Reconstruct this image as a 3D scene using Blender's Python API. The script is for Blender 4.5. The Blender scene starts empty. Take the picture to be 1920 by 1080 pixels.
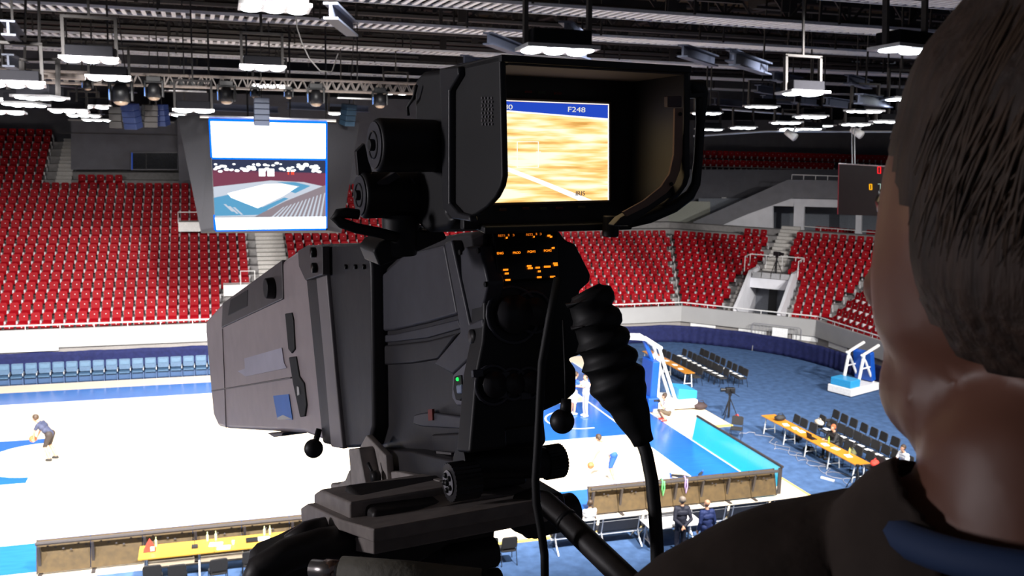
import bpy, bmesh, math, random
import numpy as np
from mathutils import Vector, Matrix, noise
random.seed(7)
C = bpy.context.scene.collection
SC = bpy.context.scene
PI = math.pi

# ------------------------------------------------------------------ camera
CP = Vector((-2.1362, -36.2267, 12.1003))
AR = Vector((0.95310355, -0.30174283, 0.02334291)).normalized()
AU = Vector((0.027375, 0.16276764, 0.9862846)).normalized()
AF = Vector((0.30140377, 0.93939234, -0.16339463)).normalized()
FPX = 1784.18
cam_d = bpy.data.cameras.new('view_camera')
cam = bpy.data.objects.new('view_camera', cam_d); C.objects.link(cam)
M = Matrix((AR, AU, -AF)).transposed().to_4x4(); M.translation = CP
cam.matrix_world = M
cam_d.sensor_width = 36.0; cam_d.lens = 36.0 * FPX / 1920.0
cam_d.clip_start = 0.02; cam_d.clip_end = 300
cam_d.dof.use_dof = True; cam_d.dof.focus_distance = 1.15; cam_d.dof.aperture_fstop = 22
SC.camera = cam

# ------------------------------------------------------------------ world, exposure
SC.view_settings.view_transform = 'Standard'; SC.view_settings.look = 'None'
SC.view_settings.gamma = 1.0; SC.view_settings.exposure = 0.0
SC.view_settings.use_curve_mapping = False
w = bpy.data.worlds.new('hall_air'); SC.world = w; w.use_nodes = True
w.node_tree.nodes['Background'].inputs[0].default_value = (0.75, 0.80, 1.0, 1)
w.node_tree.nodes['Background'].inputs[1].default_value = 0.045

# ------------------------------------------------------------------ lights: floods under the roof, out of frame above the near half
def spot(name, loc, aim, power, size=110, col=(1, .97, .93), parent=None, rad=.35):
    d = bpy.data.lights.new(name, 'SPOT'); d.energy = power; d.spot_size = math.radians(size)
    d.spot_blend = .8; d.color = col; d.shadow_soft_size = rad
    o = bpy.data.objects.new(name, d); C.objects.link(o)
    o.location = loc
    o.rotation_euler = (Vector(aim) - Vector(loc)).to_track_quat('-Z', 'Y').to_euler()
    return o
FLOOD = 42000
for X in (-14, -7, 0, 7, 14):
    spot('court_flood', (X, -20, 15.6), (X * .9, -.5, 0), FLOOD, 72)
for X in (24, 31):
    spot('court_flood', (X, -25, 16.6), (X - .5, -1, 0), FLOOD * .75, 64)

pl = bpy.data.lights.new('foreground_fill', 'POINT'); pl.energy = 930; pl.shadow_soft_size = .5; pl.color = (1, .95, 1)  # unseen fill light, added to brighten the television camera in the foreground
plo = bpy.data.objects.new('foreground_fill', pl); C.objects.link(plo); plo.location = (-10.5, -33.2, 12.3)

# ------------------------------------------------------------------ projection helpers (pixel of the photograph -> point on a plane of the place)
def ray(x, y):
    return (AF * FPX + AR * (x - 960) - AU * (y - 540)).normalized()
def onpl(x, y, P, n):
    r = ray(x, y); P = Vector(P); n = Vector(n)
    return CP + r * (n.dot(P - CP) / n.dot(r))
def atz(x, y, z=0.0): return onpl(x, y, (0, 0, z), (0, 0, 1))
def aty(x, y, Y): return onpl(x, y, (0, Y, 0), (0, 1, 0))
def atx(x, y, X): return onpl(x, y, (X, 0, 0), (1, 0, 0))

# ------------------------------------------------------------------ materials
MATS = {}
def mat(name, col, rough=.6, metal=0.0, emit=None, es=0.0, var=.08, scale=12.0, bump=0.0, spec=.5, stretch=None, alpha=None, coat=0):
    if name in MATS: return MATS[name]
    m = bpy.data.materials.new(name); m.use_nodes = True
    nt = m.node_tree; b = nt.nodes['Principled BSDF']
    b.inputs['Roughness'].default_value = rough; b.inputs['Metallic'].default_value = metal
    b.inputs['Specular IOR Level'].default_value = spec
    b.inputs['Coat Weight'].default_value = coat
    tc = nt.nodes.new('ShaderNodeTexCoord'); nz = nt.nodes.new('ShaderNodeTexNoise')
    nz.inputs['Scale'].default_value = scale; nz.inputs['Detail'].default_value = 4
    src = tc.outputs['Object']
    if stretch:
        mp = nt.nodes.new('ShaderNodeMapping'); mp.inputs['Scale'].default_value = stretch
        nt.links.new(src, mp.inputs[0]); src = mp.outputs[0]
    nt.links.new(src, nz.inputs['Vector'])
    cr = nt.nodes.new('ShaderNodeValToRGB')
    cr.color_ramp.elements[0].position = .3; cr.color_ramp.elements[1].position = .7
    cr.color_ramp.elements[0].color = tuple(max(0, c * (1 - var)) for c in col) + (1,)
    cr.color_ramp.elements[1].color = tuple(min(1, c * (1 + var)) for c in col) + (1,)
    nt.links.new(nz.outputs['Fac'], cr.inputs[0])
    nt.links.new(cr.outputs[0], b.inputs['Base Color'])
    if emit:
        b.inputs['Emission Color'].default_value = tuple(emit) + (1,); b.inputs['Emission Strength'].default_value = es
    if bump:
        bp = nt.nodes.new('ShaderNodeBump'); bp.inputs['Strength'].default_value = bump; bp.inputs['Distance'].default_value = .01
        nt.links.new(nz.outputs['Fac'], bp.inputs['Height']); nt.links.new(bp.outputs[0], b.inputs['Normal'])
    if alpha is not None:
        b.inputs['Alpha'].default_value = alpha
    MATS[name] = m; return m
wood = mat('pale_court_wood', (.78, .66, .50), .35, scale=2.0, stretch=(1, 8, 1), var=.05)
apron = mat('blue_painted_wood', (.016, .108, .40), .22, var=.10, scale=1.5, stretch=(1, 6, 1))
white_line = mat('white_court_paint', (.85, .85, .85), .4)
carpet = mat('blue_carpet', (.052, .098, .205), .95, var=.22, scale=3.0, bump=.2, spec=.1)
concrete = mat('grey_concrete', (.24, .23, .23), .85, var=.12, scale=5)
fascia_m = mat('off_white_painted_wall', (.35, .345, .345), .6, var=.04, scale=1.2)
white_p = mat('white_paint', (.75, .74, .74), .5)
dark_wall = mat('charcoal_wall', (.105, .105, .125), .8, var=.1, scale=2)
mid_wall = mat('mid_grey_wall', (.17, .17, .19), .8, var=.08, scale=2)
gal_white = mat('gallery_pale_wall', (.70, .70, .75), .7, var=.05, scale=2)
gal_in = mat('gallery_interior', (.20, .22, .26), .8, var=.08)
navy = mat('navy_drape_cloth', (.014, .018, .075), .8, var=.2, scale=6, spec=.2)
seat_red = mat('red_seat_plastic', (.25, .002, .007), .6, var=.22, scale=1.1, spec=.12)
seat_tag = mat('white_number_tag', (.8, .75, .75), .4)
seat_grey = mat('pale_seat_bracket', (.46, .45, .47), .5)
blue_seat = mat('light_blue_seat', (.035, .085, .16), .5, var=.12)
orange = mat('orange_laminate', (.50, .20, .02), .35, var=.06, scale=4)
grey_fab = mat('charcoal_chair_fabric', (.017, .016, .017), .9, var=.2, scale=40)
black_m = mat('black_metal', (.012, .012, .014), .45, metal=.3)
steel = mat('pale_steel', (.60, .60, .62), .35, metal=.7)
pad_blue = mat('blue_padding', (.005, .07, .38), .4)
pad_light = mat('light_blue_vinyl', (.03, .30, .60), .4)
board_gold = mat('brown_board_back', (.060, .036, .010), .6, var=.25, scale=6)
board_dark = mat('dark_board_trim', (.030, .024, .024), .6)
skin_m = mat('skin', (.50, .27, .19), .5, var=.06)
hair_m = mat('brown_hair', (.045, .025, .016), .5, var=.4, scale=30)
paper = mat('white_paper', (.8, .8, .8), .7)
ball_m = mat('orange_basketball', (.55, .16, .05), .6, var=.1, scale=40)
red_cloth = mat('red_cloth', (.65, .05, .03), .8)
deck_m = mat('tan_roof_deck', (.07, .048, .028), .9, var=.5, scale=1.3)
roof_dark = mat('black_roof_steel', (.014, .012, .013), .6)
tray_m = mat('galvanised_grating', (.66, .67, .74), .6)
beam_m = mat('grey_blue_beam', (.05, .06, .095), .6)
truss_m = mat('aluminium_truss', (.26, .22, .20), .5)
yoke_m = mat('grey_lamp_bracket', (.045, .042, .042), .8, spec=.2)
lampbox = mat('dark_lamp_housing', (.006, .006, .008), .8, spec=.1)
glow = mat('lit_lamp_face', (1, 1, 1), .5, emit=(.90, .96, 1.0), es=14, var=0)

# ------------------------------------------------------------------ mesh building
class MB:
    def __init__(s): s.v = []; s.f = []; s.mi = []; s.m = 0
    def add(s, vs, fs):
        n = len(s.v); s.v += [tuple(v) for v in vs]
        for f in fs: s.f.append(tuple(i + n for i in f)); s.mi.append(s.m)
        return s
    def box(s, c, d, R=None):
        c = Vector(c); hx, hy, hz = d[0] / 2, d[1] / 2, d[2] / 2
        vs = [Vector((x, y, z)) for z in (-hz, hz) for (x, y) in ((-hx, -hy), (hx, -hy), (hx, hy), (-hx, hy))]
        if R is not None: vs = [R @ v for v in vs]
        return s.add([v + c for v in vs], [(0, 3, 2, 1), (4, 5, 6, 7), (0, 1, 5, 4), (1, 2, 6, 5), (2, 3, 7, 6), (3, 0, 4, 7)])
    def prism(s, pts, ext):
        n = len(pts); pts = [Vector(p) for p in pts]; ext = Vector(ext)
        return s.add(pts + [p + ext for p in pts],
                     [tuple(range(n))[::-1], tuple(range(n, 2 * n))] + [(i, (i + 1) % n, n + (i + 1) % n, n + i) for i in range(n)])
    def quad(s, a, b, c, d): return s.add([a, b, c, d], [(0, 1, 2, 3)])
    def tube(s, path, r, n=8, caps=True):
        path = [Vector(p) for p in path]; rs = r if isinstance(r, (list, tuple)) else [r] * len(path)
        vs = []; prev = None
        for i, p in enumerate(path):
            t = (path[min(i + 1, len(path) - 1)] - path[max(i - 1, 0)]).normalized()
            if prev is None:
                a = t.orthogonal().normalized()
            else:
                a = (prev - t * prev.dot(t)).normalized()
            prev = a; b = t.cross(a)
            for k in range(n):
                th = 2 * PI * k / n; vs.append(p + (a * math.cos(th) + b * math.sin(th)) * rs[i])
        fs = []
        for i in range(len(path) - 1):
            for k in range(n):
                fs.append((i * n + k, i * n + (k + 1) % n, (i + 1) * n + (k + 1) % n, (i + 1) * n + k))
        if caps: fs += [tuple(range(n))[::-1], tuple(range((len(path) - 1) * n, len(path) * n))]
        return s.add(vs, fs)
    def ball(s, c, r, n=12, m=8, sc=(1, 1, 1)):
        c = Vector(c); vs = []; fs = []
        for j in range(1, m):
            ph = PI * j / m
            for k in range(n):
                th = 2 * PI * k / n
                vs.append(c + Vector((r * sc[0] * math.sin(ph) * math.cos(th), r * sc[1] * math.sin(ph) * math.sin(th), r * sc[2] * math.cos(ph))))
        for j in range(m - 2):
            for k in range(n): fs.append((j * n + k, (j + 1) * n + k, (j + 1) * n + (k + 1) % n, j * n + (k + 1) % n))
        t = len(vs); vs += [c + Vector((0, 0, r * sc[2])), c - Vector((0, 0, r * sc[2]))]
        for k in range(n):
            fs.append((t, k, (k + 1) % n)); fs.append((t + 1, (m - 2) * n + (k + 1) % n, (m - 2) * n + k))
        return s.add(vs, fs)
    def mesh(s, name, mats, smooth=False):
        me = bpy.data.meshes.new(name); me.from_pydata([tuple(v) for v in s.v], [], s.f)
        for m in (mats if isinstance(mats, (list, tuple)) else [mats]): me.materials.append(m)
        me.polygons.foreach_set('material_index', s.mi)
        if smooth: me.polygons.foreach_set('use_smooth', [True] * len(s.f))
        me.update(); return me
    def obj(s, name, mats, parent=None, smooth=False, bevel=0, **kw):
        o = bpy.data.objects.new(name, s.mesh(name, mats, smooth)); C.objects.link(o)
        if parent: o.parent = parent
        if bevel:
            b = o.modifiers.new('bevel', 'BEVEL'); b.width = bevel; b.segments = 3; b.limit_method = 'ANGLE'
            b.angle_limit = math.radians(35)
            if hasattr(o.data, 'polygons'): o.data.polygons.foreach_set('use_smooth', [True] * len(o.data.polygons))
            w_ = o.modifiers.new('wn', 'WEIGHTED_NORMAL')
        for k, v in kw.items(): o[k] = v
        return o
def thing(name, label, cat, loc=(0, 0, 0), rz=0, group=None, mw=None):
    o = bpy.data.objects.new(name, None); C.objects.link(o)
    if mw is not None: o.matrix_world = mw
    else: o.location = loc; o.rotation_euler = (0, 0, rz)
    o['label'] = label; o['category'] = cat
    if group: o['group'] = group
    return o
def tag(o, label, cat, group=None):
    o['label'] = label; o['category'] = cat
    if group: o['group'] = group
    return o
def kids(o): return [c for c in o.children]
def dup(root, loc=None, rz=None, label=None, group=None):
    r = root.copy(); C.objects.link(r)
    if loc is not None: r.location = loc
    if rz is not None: r.rotation_euler = (0, 0, rz)
    if label: r['label'] = label
    if group: r['group'] = group
    for ch in list(root.children):
        c = ch.copy(); C.objects.link(c); c.parent = r
        for g in list(ch.children):
            d = g.copy(); C.objects.link(d); d.parent = c
    return r
def struct(o): o['kind'] = 'structure'; return o
def rotz(a): return Matrix.Rotation(a, 3, 'Z')

# ================================================================== SETTING
struct(MB().box((8, 0, -.1), (120, 90, .2)).obj('floor', carpet))
# --- court platform
def poly(pts, z): return [(x, y, z) for x, y in pts]
b = MB(); b.prism(poly([(-18.5, -10.0), (4.2, -10.0), (4.2, -10.8), (17.1, -10.8), (17.1, -2.15), (18.66, -2.15), (18.66, 2.6), (17.1, 2.6), (17.1, 10.8), (-18.5, 10.8)], 0.002), (0, 0, .05))
cf = struct(b.obj('court_floor', wood))
def strip(pts, z0, h=.004): return MB().prism(poly(pts, z0), (0, 0, h))
b = MB()
for q in ([(-16, -9.5), (16, -9.5), (16, -7.5), (-16, -7.5)], [(-16, 7.5), (16, 7.5), (16, 9.5), (-16, 9.5)],
          [(14, -7.5), (16, -7.5), (16, 7.5), (14, 7.5)], [(-16, -7.5), (-14, -7.5), (-14, 7.5), (-16, 7.5)]):
    b.prism(poly(q, .0525), (0, 0, .004))
b.obj('painted_apron', apron, cf)
def key(sg):
    n = 20; cx = 8.2 * sg
    arc = [(cx + sg * 1.8 * math.cos(t), 1.8 * math.sin(t)) for t in [(-PI / 2 + PI * i / n) for i in range(n + 1)]]
    pts = [(cx, -2.45), (14 * sg, -2.45), (14 * sg, 2.45), (cx, 2.45)] + arc[::-1]
    b = MB(); z = .0525
    # triangulate by strips between arc and outer box
    outer = []
    for i in range(n + 1):
        t = -PI / 2 + PI * i / n; dx, dy = math.cos(t), math.sin(t)
        k = min((5.8 / dx) if dx > 1e-6 else 1e9, 2.45 / abs(dy) if abs(dy) > 1e-6 else 1e9)
        outer.append((cx + sg * k * dx, k * dy))
    # corner insertion
    for i in range(n):
        a, c2, d, e = arc[i], outer[i], outer[i + 1], arc[i + 1]
        corner = None
        if abs(abs(c2[1]) - 2.45) < 1e-6 and abs(abs(d[0]) - 14) < 1e-6 and abs(abs(d[1]) - 2.45) > 1e-6: corner = (14 * sg, math.copysign(2.45, c2[1]))
        if abs(abs(d[1]) - 2.45) < 1e-6 and abs(abs(c2[0]) - 14) < 1e-6 and abs(abs(c2[1]) - 2.45) > 1e-6: corner = (14 * sg, math.copysign(2.45, d[1]))
        q = [a, c2] + ([corner] if corner else []) + [d, e]
        b.prism(poly(q, z), (0, 0, .004))
    b.obj('painted_key', apron, cf)
key(1); key(-1)
def lines():
    b = MB(); z = .0575; w_ = .07
    def seg(a, c):
        a = Vector(a + (0,)); c = Vector(c + (0,)); t = (c - a).normalized(); n = Vector((-t.y, t.x, 0)) * w_ / 2
        q = [a - n, c - n, c + n, a + n]; b.prism([(p.x, p.y, z) for p in q], (0, 0, .003))
    def arc(cx, cy, r, t0, t1, n=24):
        for i in range(n):
            a = t0 + (t1 - t0) * i / n; e = t0 + (t1 - t0) * (i + 1) / n
            seg((cx + r * math.cos(a), cy + r * math.sin(a)), (cx + r * math.cos(e), cy + r * math.sin(e)))
    for s in (-1, 1):
        seg((-14, 7.5 * s), (14, 7.5 * s)); seg((14 * s, -7.5), (14 * s, 7.5))
        seg((8.2 * s, 2.45), (14 * s, 2.45)); seg((8.2 * s, -2.45), (14 * s, -2.45)); seg((8.2 * s, -2.45), (8.2 * s, 2.45))
        arc(12.425 * s, 0, 1.25, PI / 2, PI / 2 + PI * s)
        seg((12.425 * s, 1.25), (12.8 * s, 1.25)); seg((12.425 * s, -1.25), (12.8 * s, -1.25))
        seg((14 * s, 6.6), (11 * s, 6.6)); seg((14 * s, -6.6), (11 * s, -6.6))
        a0 = math.acos(6.6 / 6.75); arc(12.425 * s, 0, 6.75, PI / 2 + a0 * .8, PI / 2 + a0 * .8 + (PI - 1.6 * a0), 40) if s > 0 else arc(-12.425, 0, 6.75, -PI / 2 + a0 * .8, PI / 2 - a0 * .8, 40)
        arc(8.2 * s, 0, 1.8, -PI / 2, 1.5 * PI, 36)
        seg((16.02 * s, -9.5), (16.02 * s, 9.5))
    seg((0, -7.5), (0, 7.5)); arc(0, 0, 1.8, 0, 2 * PI, 36)
    b.obj('court_lines', white_line, cf)
lines()
edge_y = mat('yellow_edge_board', (.75, .50, .12), .5)
b = MB(); b.box((17.14, -7.0, .03), (.12, 9.8, .05)); b.box((17.9, -2.2, .03), (1.6, .12, .06)); b.box((10.6, -10.86, .025), (12.8, .12, .05))
b.obj('edge_board', edge_y, cf)

# --- stand geometry (bowl of three straight sides)
c1 = Vector((24.4, 13.5)); c2 = Vector((29.9, 8.1))
d1 = (c2 - c1).normalized(); n1 = Vector((-d1.y, d1.x))
T1 = math.tan(math.acos(n1.y) / 2); T2 = math.tan(math.acos(n1.x) / 2)
L1 = (c2 - c1).length
DR = .85
def rowz(k): return 1.42 + .38 * k + max(0, k - 16) * .07     # tread height
def off(k): return .75 + DR * k                                  # distance of row centre behind the fascia
# sides: function giving world point from (s, d)
def P0(s, d): return Vector((s, 13.5 + d))
def P1(s, d): return c1 + d1 * s + n1 * d
def P2(s, d): return Vector((29.9 + d, 8.1 - s))
def terrace(P, s0f, s1f, k0, k1, name):
    b = MB()
    for k in range(k0, k1):
        za, zb = rowz(k), rowz(k + 1); da, db = off(k) - DR / 2, off(k) + DR / 2
        a0, a1, e0, e1 = P(s0f(da), da), P(s1f(da), da), P(s0f(db), db), P(s1f(db), db)
        b.quad((a0.x, a0.y, za), (a1.x, a1.y, za), (e1.x, e1.y, za), (e0.x, e0.y, za))
        zr = rowz(k - 1) if k > 0 else 0
        b.quad((a0.x, a0.y, zr), (a1.x, a1.y, zr), (a1.x, a1.y, za), (a0.x, a0.y, za))
    return struct(b.obj(name, concrete))
VS0, VS1, VD = 3.0, 5.7, 5.2      # vomitory along s on side 1, depth
terrace(P0, lambda d: -26, lambda d: 24.4 + T1 * d, 0, 17, 'terrace')
terrace(P0, lambda d: -26, lambda d: -3.9, 17, 24, 'terrace')
terrace(P1, lambda d: -T1 * d, lambda d: VS0, 0, 6, 'terrace')
terrace(P1, lambda d: VS1, lambda d: L1 + T2 * d, 0, 6, 'terrace')
terrace(P1, lambda d: -T1 * d, lambda d: L1 + T2 * d, 6, 13, 'terrace')
terrace(P2, lambda d: -T2 * d, lambda d: 16, 0, 13, 'terrace')

# fascia wall, lower wall, rail
def wallseg(pts, z0, z1, th, m, name):
    out = []
    for a, c in zip(pts, pts[1:]):
        t = (c - a).normalized(); n = Vector((-t.y, t.x)) * th
        out.append(MB().prism([(a.x, a.y, z0), (c.x, c.y, z0), (c.x + n.x, c.y + n.y, z0), (a.x + n.x, a.y + n.y, z0)], (0, 0, z1 - z0)))
    return out
FL = [Vector((-26, 13.5)), c1, c2, Vector((29.9, -6))]
for i, m in enumerate(wallseg(FL, 1.15, 2.08, .18, fascia_m, '')): struct(m.obj('wall_fascia', fascia_m))
def offs(d): return [P0(-26, d), P0(24.4 + T1 * d, d), P1(L1 + T2 * d, d), P2(14, d)]
lower_m = mat('beige_lower_wall', (.27, .25, .24), .7)
for m in wallseg(offs(.19), 0, 1.25, .1, lower_m, ''): struct(m.obj('wall_lower', lower_m))
b = MB()
ps = offs(.08)
for a, c in zip(ps, ps[1:]):
    b.tube([(a.x, a.y, 2.28), (c.x, c.y, 2.28)], .035, 6)
    n = int((c - a).length / 1.5)
    for i in range(n + 1):
        p = a + (c - a) * (i / max(n, 1)); b.tube([(p.x, p.y, 2.05), (p.x, p.y, 2.28)], .02, 5)
tag(b.obj('handrail', white_p), 'white steel handrail running along the top of the pale front wall of the stands', 'railing')
# white signboards low on the wall and on the fascia
for i, (x0, x1, yt, yb) in enumerate([(-20, -9.3, 2.05, 1.0)]):
    tag(MB().box(((x0 + x1) / 2, 13.47, (yt + yb) / 2 + .02), (x1 - x0, .03, yt - yb)).obj('banner', paper),
        'blank white banner panel at the left end of the stand front wall', 'banner')
led = mat('pale_blue_banner', (.55, .62, .70), .5)
tag(MB().box((-.1, 13.46, 1.42), (8.2, .04, .34)).obj('banner', [paper]), 'long low white banner on the front wall left of the camera lens', 'banner')
pan = []
for i, (s, wdt, lab) in enumerate([(1.3, 1.5, 'low white signboard on the curved lower wall, nearest the basket'), (4.2, 1.6, 'low white signboard under the vomitory entrance'),
                       (7.2, 1.5, 'low white signboard just right of the white gate panel'), (9.6, 1.6, 'low white signboard nearest the folded hoop on the lower wall')]):
    if s < L1: p = P1(s, .14); t = d1
    else: p = P2(s - L1, .14); t = Vector((0, -1))
    o = tag(MB().box((0, 0, 0), (wdt, .05, .35)).obj('signboard', paper), lab, 'sign'); o.location = (p.x, p.y, 1.0); o.rotation_euler = (0, 0, math.atan2(t.y, t.x))

# --- navy curtain
def curtain(pts, top, label, name='navy_curtain', amp=.04):
    P = []; L = 0
    n = 6
    dense = []
    for i in range(len(pts) - 1):
        p0 = pts[max(i - 1, 0)]; p1 = pts[i]; p2 = pts[i + 1]; p3 = pts[min(i + 2, len(pts) - 1)]
        m = max(2, int((Vector(p2) - Vector(p1)).length / .09))
        for k in range(m):
            t = k / m
            q = [0.5 * ((2 * p1[j]) + (-p0[j] + p2[j]) * t + (2 * p0[j] - 5 * p1[j] + 4 * p2[j] - p3[j]) * t * t + (-p0[j] + 3 * p1[j] - 3 * p2[j] + p3[j]) * t ** 3) for j in (0, 1)]
            dense.append(Vector(q))
    dense.append(Vector(pts[-1]))
    vs = []; fs = []; H = 5
    for i, p in enumerate(dense):
        t = (dense[min(i + 1, len(dense) - 1)] - dense[max(i - 1, 0)]).normalized(); nn = Vector((-t.y, t.x))
        for j in range(H + 1):
            h = j / H
            a = amp * (1.2 - .7 * h) * (math.sin(i * 1.3 + 5 * noise.noise(Vector((i * .06, h * .4, 3)))) * (.4 + noise.noise(Vector((i * .03, 5, 1)))) + .8 * noise.noise(Vector((i * .21, h * 1.5, 0))))
            q = p + nn * a; vs.append((q.x, q.y, .02 + h * (top - .02) - .03 * h * abs(math.sin(i * .12))))
    for i in range(len(dense) - 1):
        for j in range(H):
            a = i * (H + 1) + j; fs.append((a, a + H + 1, a + H + 2, a + 1))
    b = MB(); b.add(vs, fs); o = b.obj(name, navy, None, True)
    sd = o.modifiers.new('thick', 'SOLIDIFY'); sd.thickness = .015
    return tag(o, label, 'curtain')
curtain([(20.5, 13.25), (22.8, 13.2), (24.0, 12.95), (25.6, 11.8), (27.0, 10.4), (28.3, 8.5), (29.0, 6.4), (29.3, 4.2), (29.2, 0), (28.9, -3)], 1.06,
        'navy cloth drape hung in a curve round the right end of the carpet')
curtain([(-22, 12.9), (-12, 12.85), (-4, 12.8), (4, 12.9), (12, 13.1), (20.3, 13.2)], 1.12, 'navy cloth drape behind the row of light blue seats at left')

# ================================================================== STADIUM SEATS
def seat_mesh():
    b = MB()
    # back shell: rounded tilted panel ; local: +y = backwards (up the stand), seat faces -y
    def shell(w_, h, th, c, R, r=.07):
        pts = []
        for (sx, sz, a0) in ((1, 1, 0), (-1, 1, 90), (-1, -1, 180), (1, -1, 270)):
            for a in (0, 45, 90):
                t = math.radians(a0 + a); pts.append(Vector((sx * (w_ / 2 - r) + r * math.cos(t), 0, sz * (h / 2 - r) + r * math.sin(t))))
        pts = [R @ p + Vector(c) for p in pts]; e = R @ Vector((0, th, 0)); b.prism(pts, e)
    shell(.41, .43, .05, (0, .06, .60), Matrix.Rotation(math.radians(-12), 3, 'X'))
    shell(.41, .34, .05, (0, -.10, .36), Matrix.Rotation(math.radians(-60), 3, 'X'))
    b.m = 1
    b.box((.03, .045, .64), (.035, .012, .035), Matrix.Rotation(math.radians(-12), 3, 'X'))
    return b
def bracket_mesh():
    b = MB(); b.prism([(.228, y, z) for y, z in ((.10, 0), (.16, 0), (.16, .34), (-.12, .46), (-.23, .46), (-.23, .27), (.10, .22))], (.078, 0, 0))
    return b
SM = seat_mesh(); BMs = bracket_mesh()
seat_me = SM.mesh('stadium_seat', [seat_red, seat_tag]); brk_me = BMs.mesh('bracket', [seat_grey])
seats = []      # (pos, rz, section)
PITCH = .535
def rowfill(P, s0, s1, k, rz, sec):
    n = int((s1 - s0) / PITCH)
    if n < 1: return
    d = off(k)
    for i in range(n):
        s = s0 + PITCH * (i + .5) + (PITCH * .5 if k % 2 else 0) * 0
        p = P(s, d); seats.append((Vector((p.x, p.y, rowz(k))), rz, sec, k))
XA0, XA1 = .45, 2.15       # aisle left of centre
XB0, XB1 = 17.1, 18.0      # aisle further right
for k in range(0, 17):
    g = .0
    xs = [(-22, XA0 if k > 1 else XA0 - .0), (XA1, XB0 + .1 * k), (XB1 + .1 * k, 24.4 + T1 * off(k) - .08)]
    if k < 4: xs[0] = (-22, XA0 - 1.7); xs[1] = (XA1 + .3, XB0 + .1 * k)
    for (a, c), sec in zip(xs, ('left of the grey stairs', 'behind the television camera', 'between the camera and the corner')):
        if k > 9 and a > 15: continue
        rowfill(P0, a, c, k, 0, sec)
for k in range(17, 18): rowfill(P0, -9.9, -7.0, k, 0, 'left of the grey stairs')
for k in range(17, 24): rowfill(P0, -22, -11.3, k, 0, 'left of the grey stairs')
rz1 = math.atan2(d1.y, d1.x)
for k in range(0, 11):
    dd = off(k)
    sL = 2.25 + .05 * k if k < 5 else (2.9 if k < 6 else 3.3)
    sR = 6.15 - .05 * k if k < 5 else (5.0 if k < 8 else 4.6)
    if k < 10: rowfill(P1, -T1 * dd + .08, sL, k, rz1, 'left of the dark entrance')
    else: rowfill(P1, 1.2, 3.3, k, rz1, 'left of the dark entrance')
    rowfill(P1, sR, L1 + T2 * dd - .1, k, rz1, 'right of the dark entrance')
    rowfill(P2, -T2 * dd + .15, 9, k, -PI / 2, 'right of the dark entrance')
def px(p):
    d = p - CP; z = d.dot(AF); return 960 + FPX * d.dot(AR) / z, 540 - FPX * d.dot(AU) / z, z
def hidden(x, y):
    if x < -15 or x > 1660 or y > 1080: return True
    if 590 < x < 1050 and y > 440: return True
    if 700 < x < 1050: return True
    if x > 1600 and y > 560: return False
    if 400 < x < 600 and y > 612 - (x - 400) * .75: return True
    if 385 < x < 640 and y < 430: return True
    if 1050 < x < 1190 and y < 425: return True
    return False
vis = []; rest = []
for s_ in seats:
    x, y, z = px(s_[0] + Vector((0, 0, .55)))
    if hidden(x, y):
        if -200 < x < 2000: rest.append(s_)
    else: vis.append((z, s_))
vis.sort(key=lambda t: t[0])
first = None
NROW = ['front', 'second', 'third', 'fourth', 'fifth', 'sixth', 'seventh', 'eighth', 'ninth', 'tenth', 'eleventh', 'twelfth']
for i, (z, (p, rz, sec, k)) in enumerate(vis[:300]):
    lab = 'red stadium seat, %s row up, %s' % (NROW[min(k, 11)], sec)
    o = bpy.data.objects.new('stadium_seat', seat_me); C.objects.link(o); o.location = p; o.rotation_euler = (0, 0, rz)
    tag(o, lab, 'seat', 'red seats, %s row, %s' % (NROW[min(k, 11)], sec))
    c = bpy.data.objects.new('bracket', brk_me); C.objects.link(c); c.parent = o
rest += [t[1] for t in vis[300:]]
def massed(lst, src, name, mats, label, cat):
    V = np.array(src.v, dtype=float); vs = []; fs = []; mi = []; n0 = 0
    for (p, rz, sec, k) in lst:
        c_, s_ = math.cos(rz), math.sin(rz)
        W = np.empty_like(V); W[:, 0] = V[:, 0] * c_ - V[:, 1] * s_ + p.x; W[:, 1] = V[:, 0] * s_ + V[:, 1] * c_ + p.y; W[:, 2] = V[:, 2] + p.z
        vs.append(W); fs += [tuple(j + n0 for j in f) for f in src.f]; mi += src.mi; n0 += len(V)
    me = bpy.data.meshes.new(name); me.from_pydata(np.vstack(vs).tolist(), [], fs)
    for m in mats: me.materials.append(m)
    me.polygons.foreach_set('material_index', mi)
    o = bpy.data.objects.new(name, me); C.objects.link(o); o['kind'] = 'stuff'; tag(o, label, cat); return o
allb = MB(); allb.v = SM.v + BMs.v; allb.f = SM.f + [tuple(i + len(SM.v) for i in f) for f in BMs.f]; allb.mi = SM.mi + [2] * len(BMs.f)
massed(rest, allb, 'stadium_seats', [seat_red, seat_tag, seat_grey], 'mass of red plastic seats filling the upper rows of the stands', 'seats')

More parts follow.
